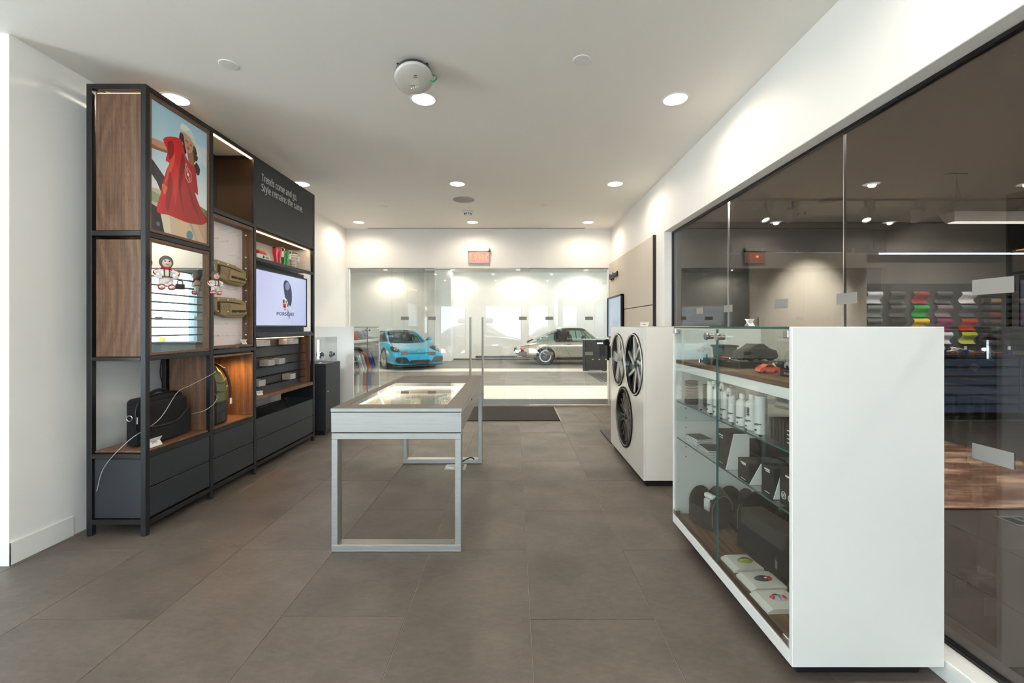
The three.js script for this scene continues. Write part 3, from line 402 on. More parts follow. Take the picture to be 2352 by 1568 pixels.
{ // security cable that runs over shelf, briefcase and backpack
  tag(W('security_cable', [tube([P(-2.72, 0.3, 2.78), P(-2.66, 0.46, 2.77), P(-2.55, 0.62, 2.83), P(-2.47, 0.72, 2.96), P(-2.44, 0.9, 3.1), P(-2.44, 0.925, 3.2), P(-2.42, 0.97, 3.34), P(-2.4, 1.0, 3.41), P(-2.43, 1.01, 3.47), P(-2.5, 0.98, 3.5)], 0.0022, 60, 6)], mat([206, 202, 196], 0.3, { metalness: 0.6 })), 'thin looped steel security cable across briefcase and backpack', 'cable');
  tag(W('security_cable', [tube([P(-2.5, 0.83, 3.5), P(-2.42, 0.81, 3.47), P(-2.395, 0.76, 3.41), P(-2.44, 0.71, 3.36), P(-2.52, 0.69, 3.33)], 0.0022, 30, 6)], mat([206, 202, 196], 0.3, { metalness: 0.6 })), 'short curl of steel security cable at the black post by the backpack', 'cable');
}
{ // green and black backpack in the lit box
  const t = thing('backpack', 'olive green and black roll-top backpack in glowing walnut box', 'backpack', P(-2.6, 0.559, 3.585), Math.PI / 2), gr = mat([104, 110, 76], 0.55, { bumpMap: TX.weave, bumpScale: 0.0004 }), bk = mat([36, 34, 32], 0.4);
  const ring = (y, w, l, n = 24) => Array.from({ length: n }, (_, i) => { const a = i / n * 6.283, c = Math.cos(a), s = Math.sin(a), e = 0.55; return V(w * Math.sign(c) * Math.abs(c) ** e, y, l * Math.sign(s) * Math.abs(s) ** e); });
  const loft = (rings) => { const pos = [], n = rings[0].length; for (let i = 0; i + 1 < rings.length; i++) for (let j = 0; j < n; j++) { const a = rings[i][j], b = rings[i][(j + 1) % n], c = rings[i + 1][j], d = rings[i + 1][(j + 1) % n]; for (const q of [a, c, b, b, c, d]) pos.push(q.x, q.y, q.z); } const g = new THREE.BufferGeometry(); g.setAttribute('position', new THREE.Float32BufferAttribute(pos, 3)); g.computeVertexNormals(); return boxUV(g); };
  L('lower_body', [loft([ring(0, 0.001, 0.001), ring(0.0, 0.115, 0.13), ring(0.012, 0.125, 0.145), ring(0.1, 0.125, 0.145), ring(0.19, 0.12, 0.14)])], bk, t);
  L('upper_body', [loft([ring(0.188, 0.121, 0.141), ring(0.26, 0.122, 0.142), ring(0.34, 0.12, 0.135), ring(0.41, 0.11, 0.1), ring(0.46, 0.1, 0.055), ring(0.49, 0.09, 0.03), ring(0.5, 0.05, 0.012), ring(0.502, 0.001, 0.001)])], gr, t);
  for (const s of [-1, 1]) L('strap', [tube([V(s * 0.08, 0.495, 0.02), V(s * 0.08, 0.46, 0.085), V(s * 0.085, 0.38, 0.135), V(s * 0.09, 0.28, 0.152), V(s * 0.09, 0.2, 0.152)], 0.011, 30, 6)], mat([62, 48, 30], 0.7), t);
  L('buckle', [move(C(0, 0, 0, 0.035, 0.05, 0.014), 0.082, 0.435, 0.115, 0, -0.6), move(C(0, 0, 0, 0.035, 0.05, 0.014), -0.082, 0.435, 0.115, 0, -0.6)], M.black, t);
  L('zip', [C(0.0, 0.17, 0.143, 0.13, 0.008, 0.006), C(0.0, 0.1, 0.148, 0.17, 0.004, 0.004)], M.darkMetal, t); L('swing_tag', [C(0.105, 0.17, 0.15, 0.028, 0.05, 0.002), C(0.105, 0.215, 0.15, 0.004, 0.05, 0.002)], M.paper, t);
  L('fold', [tube([V(-0.1, 0.3, 0.138), V(0, 0.27, 0.15), V(0.1, 0.31, 0.136)], 0.009, 14, 6), tube([V(-0.08, 0.36, 0.122), V(0.02, 0.34, 0.135), V(0.09, 0.37, 0.118)], 0.008, 14, 6)], gr, t);
}
// books and tumblers in the niche
{
  const b1 = thing('book', 'white boxed book with grey roundel, under the orange one in niche', 'book', P(-2.5, 2.023, 4.13), 0); L('cover', [C(0, 0.022, 0, 0.16, 0.042, 0.2, 0.002)], M.paper, b1); L('roundel', [cyl(V(0.08, 0.02, 0.01), V(0.0815, 0.02, 0.01), 0.014)], M.slate, b1); L('spine_print', [C(0.0803, 0.02, -0.05, 0.001, 0.01, 0.05, 0)], M.slate, b1);
  const b2 = thing('book', 'red and orange book lying on the white boxed book', 'book', P(-2.5, 2.0665, 4.11), 0.15); L('cover', [C(0, 0.013, 0, 0.15, 0.025, 0.17, 0.003)], mat([206, 60, 44], 0.5), b2); L('band', [C(0.02, 0.032, 0, 0.1, 0.012, 0.14, 0.004)], mat([240, 110, 50], 0.5), b2);
  const tum = (d, c, m, label) => { const t = thing('tumbler', label, 'tumbler', P(-2.5, 2.0225, d), 0, 'travel tumblers in the niche'); L('cup', [lathe([[0, 0], [0.031, 0], [0.034, 0.004], [0.034, 0.05], [0.038, 0.085], [0.044, 0.11], [0.046, 0.168], [0.044, 0.172]], 32)], m, t); L('lid', [lathe([[0.0465, 0.168], [0.047, 0.176], [0.042, 0.182], [0, 0.182]], 32)], M.darkMetal, t); L('tag_loop', [move(clean(new THREE.TorusGeometry(0.02, 0.003, 6, 16)), 0.04, 0.165, -0.026, 0.5)], mat([220, 206, 170], 0.6), t); L('tag', [move(C(0, 0, 0, 0.025, 0.06, 0.002), 0.044, 0.115, -0.028, 0.9)], M.paper, t); };
  tum(4.5, 0, mat([206, 36, 58], 0.25, { clearcoat: 0.8 }), 'red travel tumbler with steel lid in lit niche'); tum(4.65, 0, mat([24, 160, 48], 0.25, { clearcoat: 0.8 }), 'bright green travel tumbler with steel lid in lit niche');
  const ht = canvasTex(512, 256, (x, w, h) => { x.fillStyle = '#efe6d6'; x.fillRect(0, 0, w, h); x.fillStyle = '#4a4038'; for (let i = 0; i < 32; i++) for (let j = 0; j < 16; j++) { const a = i * 16, b = j * 16; x.fillRect(a, b, 6, 6); x.beginPath(); x.moveTo(a + 6, b + 1); x.lineTo(a + 12, b + 4); x.lineTo(a + 6, b + 6); x.fill(); } });
  tum(4.83, 0, mat(null, 0.4, { map: ht }), 'houndstooth patterned cream travel tumbler in lit niche');
}
// screen
const tvTex = canvasTex(1024, 576, (x, w, h) => {
  const g = x.createLinearGradient(0, 0, w, h); g.addColorStop(0, '#c6c9f2'); g.addColorStop(0.45, '#d3daf6'); g.addColorStop(1, '#bcc6ee'); x.fillStyle = g; x.fillRect(0, 0, w, h);
  x.fillStyle = '#8f97c4'; x.beginPath(); x.moveTo(590, 380); x.quadraticCurveTo(660, 420, 650, 500); x.lineTo(610, 470); x.closePath(); x.fill();
  x.fillStyle = '#23264a'; x.beginPath(); x.moveTo(545, 60); x.bezierCurveTo(620, 40, 680, 100, 690, 190); x.bezierCurveTo(700, 260, 690, 330, 660, 350); x.bezierCurveTo(600, 330, 560, 290, 540, 230); x.bezierCurveTo(520, 150, 500, 90, 545, 60); x.fill();
  x.fillStyle = '#7f87b8'; x.beginPath(); x.ellipse(600, 120, 46, 50, 0.5, 0, 7); x.fill(); x.fillStyle = '#3b4070'; for (let i = 0; i < 60; i++) { x.beginPath(); x.arc(560 + 120 * hash(i, 1, 3), 180 + 150 * hash(i, 2, 3), 2 + 5 * hash(i, 3, 3), 0, 7); x.fill(); }
  x.fillStyle = '#efe9d6'; x.beginPath(); x.moveTo(520, 250); x.quadraticCurveTo(600, 260, 620, 350); x.quadraticCurveTo(560, 360, 530, 330); x.fill(); x.fillStyle = '#14161f'; x.fillRect(505, 280, 34, 40); x.fillRect(560, 290, 20, 26); x.fillStyle = '#3a6a3a'; x.fillRect(590, 320, 30, 40); x.fillStyle = '#d8b84a'; x.fillRect(575, 318, 24, 16);
  x.fillStyle = '#c22a2c'; x.beginPath(); x.moveTo(500, 325); x.lineTo(570, 325); x.lineTo(560, 400); x.lineTo(540, 404); x.closePath(); x.fill(); x.fillStyle = '#17181f'; x.fillRect(512, 352, 52, 14); x.fillStyle = '#d9cf9a'; x.fillRect(520, 376, 40, 8);
  x.strokeStyle = 'rgba(100,106,150,0.5)'; for (let i = 0; i < 40; i++) { x.lineWidth = 1 + 2 * hash(i, 4, 3); x.beginPath(); const a = 430 + 320 * hash(i, 5, 3), b = 250 + 300 * hash(i, 6, 3); x.moveTo(a, b); x.lineTo(a + 30 * (hash(i, 7, 3) - 0.5), b + 50 * hash(i, 8, 3)); x.stroke(); }
  x.fillStyle = '#20233a'; x.save(); x.translate(560, 462); x.scale(1.45, 0.9); x.font = 'bold 58px sans-serif'; x.textAlign = 'center'; x.fillText('PORSCHE', 0, 0); x.restore();
});
{
  const a = 4.035, b = 5.06, y0 = 1.365, y1 = 1.935, x0 = XF - 0.075, t = thing('television', 'flat screen in black bezel showing a brand film, inside the shelving recess', 'television', P(x0, y0, (a + b) / 2));
  W('back', [B(x0 - 0.035, x0, y0 + 0.05, y1 - 0.05, a + 0.05, b - 0.05)], M.black, t); const f = W('bezel', [B(x0 - 0.01, x0 + 0.03, y0, y0 + 0.018, a, b), B(x0 - 0.01, x0 + 0.03, y1 - 0.014, y1, a, b), B(x0 - 0.01, x0 + 0.03, y0, y1, a, a + 0.014), B(x0 - 0.01, x0 + 0.03, y0, y1, b - 0.014, b)], M.black, t);
  W('screen', [facing(b - a - 0.026, y1 - y0 - 0.03).translate(x0 + 0.024, (y0 + y1) / 2 + 0.002, -(a + b) / 2)], new THREE.MeshStandardMaterial({ color: 0x111111, emissive: 0xffffff, emissiveMap: tvTex, emissiveIntensity: 0.47, roughness: 0.25 }), t);
  W('wall_bracket', [B(XF - 0.115, x0 - 0.035, 1.55, 1.75, 4.4, 4.7)], M.black, t);
  const r = new THREE.RectAreaLight(new THREE.Color(0.72, 0.76, 1), 0.25, b - a - 0.03, y1 - y0 - 0.03); r.position.set(x0 + 0.028, (y0 + y1) / 2, -(a + b) / 2); r.rotation.y = -Math.PI / 2; r.lookAt(0, (y0 + y1) / 2, -(a + b) / 2); scene.add(r);
}
// small boxed model cars on the peg wall
{
  const lidM = mat([236, 236, 240], 0.12, { transmission: 0.55, thickness: 0 });
  const boxes = [[4.13, 1.176, 'purple print', 'row by the light, nearest the walnut box'], [4.24, 1.176, 'pale print', 'row by the light, beside the purple one'], [4.67, 1.176, 'blue car', 'row by the light, mid peg wall'], [4.8, 1.176, 'violet car', 'next to the blue one'], [4.32, 0.973, 'white scratched lid', 'middle pegs, first of two'], [4.52, 0.973, 'frosted lid', 'middle pegs, second of two'], [4.16, 0.788, 'white car', 'lowest pegs, alone near the walnut box'], [4.74, 0.788, 'grey car', 'lowest pegs, alone at far end']];
  boxes.forEach(([d, y, what, where], i) => { const t = thing('model_car_box', `small clear-lidded model car box with ${what}, ${where}`, 'model car', P(XF - 0.1, y, d), Math.PI / 2, 'boxed model cars on the peg wall'); const c = [[118, 104, 150], [206, 190, 178], [96, 110, 190], [130, 110, 180], [206, 202, 198], [190, 180, 170], [230, 230, 230], [150, 150, 152]][i];
    L('sleeve', [C(-0.0, 0.032, -0.012, 0.115, 0.062, 0.05)], mat([172, 160, 148], 0.5), t); L('lid', [C(0, 0.032, 0.034, 0.112, 0.06, 0.042, 0.002)], lidM, t); const m = L('model', [RB(0, 0.02, 0.026, 0.07, 0.016, 0.024, 0.007, 2), RB(-0.004, 0.03, 0.026, 0.036, 0.012, 0.02, 0.006, 2)], mat(c, 0.3), t); L('wheel', [-0.022, 0.022].map((x) => cyl(V(x, 0.014, 0.012), V(x, 0.014, 0.04), 0.008, 0.008, 10)), M.rubber, m); });
}
console.log('shelving');

// ---------------------------------------------------------------- steel vitrine table in the middle of the room
{
  const x0 = -1.113, x1 = -0.32, d0 = 2.592, d1 = 4.335, t = thing('display_table', 'brushed steel display table with glazed lit top and two frame legs', 'table', P((x0 + x1) / 2, 0, (d0 + d1) / 2)), w = 0.04, l = 0.072;
  for (const d of [d0, d1 - l]) { const f = W('leg_frame', [B(x0 + 0.002, x1 - 0.002, 0.002, 0.045, d, d + l, 0.002)], M.steel, t); for (const [a, b] of [[x0 + 0.002, x0 + w], [x1 - w, x1 - 0.002]]) W('leg', [B(a, b, 0.045, 0.685, d, d + l, 0.0025)], M.steel, f); W('head_bar', [B(x0 + 0.002, x1 - 0.002, 0.685, 0.722, d, d + l, 0.0025)], M.steel, f); W('foot_pad', [B(x0 + 0.01, x1 - 0.01, 0, 0.003, d + 0.005, d + l - 0.005, 0)], M.rubber, f); }
  const y0 = 0.728, y1 = 0.848, ga = 2.725, gb = 3.79, gx0 = -1.05, gx1 = -0.425;
  W('apron', [B(x0, x1, y0, y1, d0, d0 + 0.02)], M.steel, t); W('apron', [B(x0, x1, y0, y1, d1 - 0.02, d1)], M.steel, t); W('apron', [B(x0, x0 + 0.02, y0, y1, d0 + 0.02, d1 - 0.02)], M.steel, t); const sd = W('apron', [B(x1 - 0.02, x1, y0, y1, d0 + 0.02, d1 - 0.02)], M.steel, t);
  W('lock', [cyl(P(x1, 0.825, 3.2), P(x1 + 0.004, 0.825, 3.2), 0.008)], M.black, sd);
  W('reveal', [B(x0 + 0.012, x1 - 0.012, 0.846, 0.854, d0 + 0.012, d1 - 0.012, 0)].filter(() => false).concat([B(x0 + 0.008, gx0, 0.846, 0.853, d0 + 0.008, d1 - 0.008, 0), B(gx1, x1 - 0.008, 0.846, 0.853, d0 + 0.008, d1 - 0.008, 0), B(gx0, gx1, 0.846, 0.853, d0 + 0.008, ga, 0), B(gx0, gx1, 0.846, 0.853, gb, d1 - 0.008, 0), B(x0 + 0.01, x1 - 0.01, 0.72, 0.73, d0 + 0.008, d1 - 0.008, 0)]), M.blackMat, t);
  W('top', [B(x0, gx0, 0.853, 0.875, d0, d1), B(gx1, x1, 0.853, 0.875, d0, d1), B(gx0, gx1, 0.853, 0.875, d0, ga), B(gx0, gx1, 0.853, 0.875, gb, d1)], M.taupe, t); W('top_edge', [B(x0 - 0.001, x1 + 0.001, 0.854, 0.873, d0 - 0.0015, d0, 0), B(x1, x1 + 0.0015, 0.854, 0.873, d0, d1, 0)], M.steel, t);
  W('glass_lid', [B(gx0 + 0.002, gx1 - 0.002, 0.866, 0.873, ga + 0.002, gb - 0.002, 0)], M.glass, t);
  const cream = mat([238, 224, 202], 0.6); W('case_floor', [B(gx0 - 0.03, gx1 + 0.03, 0.764, 0.774, ga - 0.03, gb + 0.03, 0)], cream, t); W('case_wall', [B(gx0 - 0.03, gx0 - 0.02, 0.742, 0.853, ga - 0.03, gb + 0.03, 0), B(gx1 + 0.02, gx1 + 0.03, 0.742, 0.853, ga - 0.03, gb + 0.03, 0), B(gx0 - 0.02, gx1 + 0.02, 0.742, 0.853, ga - 0.03, ga - 0.02, 0)], cream, t);
  const gl = (W('case_wall', [B(gx0 - 0.02, gx1 + 0.02, 0.774, 0.853, gb + 0.02, gb + 0.03, 0, true)], M.walnut, t), 0) || glow(new THREE.Color().setRGB(1, 0.84, 0.62), 2.6); W('light_strip', [B(gx0 - 0.019, gx0 - 0.008, 0.826, 0.838, ga, gb, 0)], gl, t); W('light_strip', [B(gx0, gx1, 0.826, 0.838, gb + 0.008, gb + 0.019, 0)], gl, t);
  const c = new THREE.Color().setRGB(1, 0.8, 0.55); let r = new THREE.RectAreaLight(c, 4.5, 0.012, gb - ga); r.position.set(gx0 - 0.006, 0.83, -(ga + gb) / 2); r.lookAt(gx0 + 0.5, 0.6, -(ga + gb) / 2); scene.add(r); r = new THREE.RectAreaLight(c, 4.5, gx1 - gx0, 0.012); r.position.set((gx0 + gx1) / 2, 0.83, -(gb + 0.006)); r.lookAt((gx0 + gx1) / 2, 0.6, -(gb - 0.5)); scene.add(r);
  W('power_cord', [tube([P(-0.4, 0.05, 4.26), P(-0.43, 0.075, 4.22), P(-0.5, 0.05, 4.2), P(-0.53, 0.012, 4.17)], 0.006, 20, 6)], M.rubber, t);
  // goods in the case
  const gold = mat([184, 150, 92], 0.35, { metalness: 0.8 }), Y = 0.7745;
  for (let k = 0; k < 6; k++) { const p = thing('key_ring', 'short brass key fob in the row of six inside table', 'key fob', P(-0.95 + k * 0.047, Y, 3.6), -0.5, 'key fobs in the table case'); L('blade', [C(0, 0.006, 0, 0.012, 0.01, 0.11)], gold, p); L('ring', [move(clean(new THREE.TorusGeometry(0.012, 0.003, 6, 16)), 0, 0.012, 0.06, 0.4)], M.darkMetal, p); }
  tag(W('pen', [cyl(P(-0.67, Y + 0.012, 3.55), P(-0.58, Y + 0.012, 3.66), 0.01, 0.008, 12).translate(0, 0, 0)], M.darkMetal), 'dark metal pen beside key fobs inside the table', 'pen');
  const wal = thing('wallet', 'grey leather wallet with chain inside the glazed table', 'wallet', P(-0.645, Y, 3.25), 0.3); L('body', [RB(0, 0.03, 0, 0.13, 0.055, 0.09, 0.015)], mat([130, 124, 112], 0.6), wal); L('flap', [RB(0, 0.06, 0.01, 0.12, 0.012, 0.08, 0.005)], mat([120, 114, 104], 0.6), wal); L('clasp', [move(clean(new THREE.TorusGeometry(0.014, 0.004, 6, 16)), 0.07, 0.02, 0.03, 0.8)], gold, wal);
  const st = thing('rolled_belt', 'rolled pale leather belt standing inside the glazed table', 'belt', P(-0.885, Y, 3.24)); L('coil', [0.05, 0.038, 0.026].map((r2) => move(clean(new THREE.CylinderGeometry(r2, r2, 0.045, 32, 1, true)), 0, 0.0225, 0)), mat([196, 184, 164], 0.6, { side: THREE.DoubleSide }), st); L('buckle', [C(0.07, 0.02, 0.0, 0.05, 0.035, 0.012, 0.004)], M.chrome, st);
  const br = thing('bracelet', 'brass chain bracelet near the edge inside glazed table', 'bracelet', P(-0.53, Y, 3.42)); L('links', Array.from({ length: 12 }, (_, k) => move(clean(new THREE.TorusGeometry(0.011, 0.004, 6, 12)), 0.045 * Math.cos(k * 0.524), 0.011, 0.045 * Math.sin(k * 0.524), k * 0.524 + (k % 2))), gold, br);
}
function floorBox(x, d, label) { const t = thing('floor_power_box', label, 'power outlet', P(x, 0, d)); L('plate', [RB(0, 0.002, 0, 0.2, 0.006, 0.17, 0.003, 2)], M.steel, t); L('flap', [C(-0.045, 0.006, 0.005, 0.075, 0.003, 0.11)], M.chrome, t); for (const z of [-0.035, 0.035]) { const s = L('socket', [C(0.05, 0.006, z, 0.05, 0.003, 0.045)], M.slate, t); L('slot', [C(0.04, 0.008, z, 0.004, 0.001, 0.02, 0), C(0.06, 0.008, z, 0.004, 0.001, 0.02, 0)], M.black, s); } }
floorBox(-0.57, 4.16, 'steel floor power outlet under the display table'); floorBox(3.56, 3.0, 'steel floor power outlet beside rug beyond tinted glass');
{ const t = thing('door_mat', 'dark grey ribbed entrance mat before the glass doors', 'mat', P(-0.06, 0, 6.725)); L('pile', [C(0, 0.005, 0, 1.46, 0.01, 1.06, 0.003)], M.carpet, t); L('edge', [C(0.738, 0.004, 0, 0.012, 0.007, 1.07), C(-0.738, 0.004, 0, 0.012, 0.007, 1.07)], M.steel, t); }

// ---------------------------------------------------------------- white wheel display and its wheels
function ringGeo(pts, seg = 48) { return lathe(pts, seg); }
function wheelParts(root, R, kind, o) {   // axis along +z, face towards +z; R: rim radius
  const face = o.face, dark = o.dark;
  L('barrel', [move(ringGeo([[R, 0.02], [R * 0.985, 0.028], [R * 0.95, 0.02], [R * 0.92, -0.01], [R * 0.86, -0.12], [R * 0.84, -0.15]]), 0, 0, 0, 0, Math.PI / 2)], dark, root);
  L('rim_lip', [move(ringGeo([[R, 0.018], [R * 0.99, 0.03], [R * 0.955, 0.024], [R * 0.94, 0.004]]), 0, 0, 0, 0, Math.PI / 2)], face, root);
  L('disc', [move(ringGeo([[0.05, -0.1], [R * 0.62, -0.1], [R * 0.62, -0.115], [0.05, -0.115]]), 0, 0, 0, 0, Math.PI / 2)], o.brake ?? mat([120, 118, 114], 0.35, { metalness: 0.8 }), root);
  L('inner_cover', [move(ringGeo([[0, -0.14], [R * 0.85, -0.14]]), 0, 0, 0, 0, Math.PI / 2)], M.blackMat, root);
  const n = o.n, sp = [];
  for (let k = 0; k < n; k++) { const a = k / n * Math.PI * 2 + 0.2, f = (g) => move(g, 0, 0, 0, 0, 0, a);
    if (kind === 'five') sp.push([f(slab([[-0.035, 0.03], [-0.05, R * 0.93], [0.05, R * 0.93], [0.035, 0.03]], 0.03, 0.006).translate(0, 0, -0.03)), face]);
    else if (kind === 'blade') { sp.push([f(slab([[-0.05, 0.04], [-0.02, R * 0.95], [0.1, R * 0.93], [0.03, 0.05]], 0.02, 0.004).translate(0, 0, -0.035)), dark]); sp.push([f(slab([[-0.045, 0.05], [-0.03, R * 0.95], [-0.008, R * 0.95], [-0.022, 0.05]], 0.008, 0.002).translate(0, 0, -0.012)), face]); }
    else { for (const s of [-1, 1]) sp.push([f(slab([[s * 0.004 - 0.007, 0.05], [s * 0.05 - 0.006, R * 0.94], [s * 0.05 + 0.006, R * 0.94], [s * 0.004 + 0.007, 0.05]], 0.018, 0.003).translate(0, 0, -0.03)), face]); } }
  if (kind === 'mesh') for (let k = 0; k < n; k++) L('spoke', [sp[2 * k][0], sp[2 * k + 1][0]], face, root); else if (kind === 'blade') for (let k = 0; k < n; k++) { const s = L('spoke', [sp[2 * k][0]], dark, root); L('polished_edge', [sp[2 * k + 1][0]], face, s); } else for (const [g, m] of sp) L('spoke', [g], m, root);
  const hub = L('hub', [move(ringGeo([[0.075, -0.03], [0.075, -0.012], [0.06, -0.004], [0, -0.004]], 32), 0, 0, 0, 0, Math.PI / 2)], kind === 'blade' ? dark : face, root);
  L('centre_cap', [cyl(V(0, 0, -0.006), V(0, 0, 0.002), 0.028, 0.026, 24)], o.cap ?? M.darkMetal, hub); L('lug_bolt', [0, 1, 2, 3, 4].map((k) => cyl(V(0.05 * Math.cos(k * 1.257), 0.05 * Math.sin(k * 1.257), -0.012), V(0.05 * Math.cos(k * 1.257), 0.05 * Math.sin(k * 1.257), -0.001), 0.008, 0.007, 10)), M.chrome, hub);
}
{
  const x = 1.103, d0 = 3.64, d1 = 4.87, y0 = 0.055, y1 = 1.368, t = thing('wheel_display_box', 'white glossy display box with three round openings for alloy wheels', 'display stand', P(1.38, 0, (d0 + d1) / 2));
  const hole = (d, y, r) => { const h = new THREE.Path(); h.absarc(d, y, r, 0, Math.PI * 2, true); return h; };
  const g = slab([[d0, y0], [d1, y0], [d1, y1], [d0, y1]], 0.02, 0, [hole(3.935, 1.022, 0.291), hole(4.525, 1.022, 0.277), hole(4.27, 0.47, 0.3)]); g.rotateY(Math.PI / 2); // shape x -> -z
  W('front_panel', [g.translate(x, 0, 0)], M.whiteGloss, t); W('end_panel', [B(x + 0.021, XR - 0.005, y0, y1, d0, d0 + 0.02)], M.whiteGloss, t); W('end_panel', [B(x + 0.021, XR - 0.005, y0, y1, d1 - 0.02, d1)], M.whiteGloss, t); W('top', [B(x, XR - 0.005, y1 + 0.001, y1 + 0.005, d0, d1, 0.001)], M.cream, t); W('back', [B(XR - 0.2, XR - 0.19, y0, y1, d0 + 0.02, d1 - 0.02, 0)], M.white, t); W('plinth', [B(x + 0.03, XR - 0.03, 0, y0, d0 + 0.03, d1 - 0.03)], M.black, t); W('bottom', [B(x + 0.021, XR - 0.005, y0, y0 + 0.02, d0 + 0.02, d1 - 0.02, 0)], M.white, t);
  for (const [d, y, r, kind, n, face, dark, label, cap] of [
    [4.525, 1.022, 0.27, 'five', 5, mat([206, 202, 194], 0.32, { metalness: 0.55 }), mat([84, 82, 80], 0.3, { metalness: 0.9 }), 'silver alloy wheel with five broad spokes in white box', M.darkMetal],
    [3.935, 1.022, 0.284, 'blade', 7, mat([226, 224, 218], 0.25, { metalness: 0.5 }), mat([26, 26, 28], 0.25, { metalness: 0.5, clearcoat: 0.6 }), 'black alloy wheel with polished blade spokes in white box', M.black],
    [4.27, 0.47, 0.288, 'mesh', 10, mat([120, 114, 106], 0.32, { metalness: 0.5 }), mat([52, 50, 48], 0.35, { metalness: 0.8 }), 'dark grey alloy wheel with fine split spokes, below two others', M.darkMetal]]) {
    const wv = thing('alloy_wheel', label, 'wheel', P(x + 0.012, y, d), -Math.PI / 2, 'alloy wheels in the display box'); wheelParts(wv, r, kind, { n, face, dark, cap }); if (kind === 'mesh') L('tyre_lip', [move(ringGeo([[0.288, -0.02], [0.289, 0.02], [0.298, 0.026], [0.299, 0.01], [0.299, -0.02]]), 0, 0, 0, 0, Math.PI / 2)], M.rubber, wv);
  }
}
{ // lettering, screen and charging dock on the warm grey panel
  const g = textGeo('Tequipment', 0.09, 0.02, font, 0.55); g.rotateY(-Math.PI / 2); tag(W('wall_lettering', [move(g, XR - 0.035, 2.2, -7.0)], M.darkMetal), 'raised dark metal word on the grey wall panel above screen', 'lettering');
  const x1 = XR - 0.036, a = 6.36, b = 7.3, t = thing('wall_screen', 'landscape pale blue screen on grey wall panel behind wheel box', 'screen', P(x1, 1.19, (a + b) / 2));
  W('bezel', [B(x1 - 0.045, x1, 1.19, 1.86, a, a + 0.02), B(x1 - 0.045, x1, 1.19, 1.86, b - 0.02, b), B(x1 - 0.045, x1, 1.19, 1.21, a, b), B(x1 - 0.045, x1, 1.835, 1.86, a, b), B(x1 - 0.02, x1, 1.2, 1.85, a, b)], M.black, t);
  const st = canvasTex(512, 360, (c, w, h) => { const q = c.createLinearGradient(0, 0, 0, h); q.addColorStop(0, '#8fa6b8'); q.addColorStop(1, '#a9b8c8'); c.fillStyle = q; c.fillRect(0, 0, w, h); c.fillStyle = 'rgba(120,130,140,0.6)'; c.font = 'bold 54px sans-serif'; c.textAlign = 'center'; for (let i = 0; i < 9; i++) c.fillRect(200 + i * 22, 190 + 30 * hash(i, 3, 9), 12, 90); });
  const f = new THREE.PlaneGeometry(b - a - 0.04, 0.625); f.rotateY(-Math.PI / 2); W('screen', [clean(f).translate(x1 - 0.028, 1.5225, -(a + b) / 2)], new THREE.MeshStandardMaterial({ color: 0x111111, emissive: 0xffffff, emissiveMap: st, emissiveIntensity: 0.45, roughness: 0.2 }), t);
  const k = thing('charging_dock', 'black wall charging dock with plug beside the wheel display box', 'charger', P(XR - 0.032, 0.75, 7.1)); L('holder', [C(-0.03, 0.2, 0, 0.06, 0.2, 0.14, 0.015)], M.black, k); L('plug', [move(RB(0, 0, 0, 0.09, 0.1, 0.1, 0.03), -0.1, 0.36, 0, 0, 0, 0.3), C(-0.075, 0.2, 0, 0.03, 0.28, 0.05, 0.01)], M.rubber, k);
  tag(W('floor_tray', [B(1.13, 1.6, 0, 0.02, 5.0, 5.6, 0.004)], M.black), 'low black floor tray behind the wheel display box', 'tray');
}

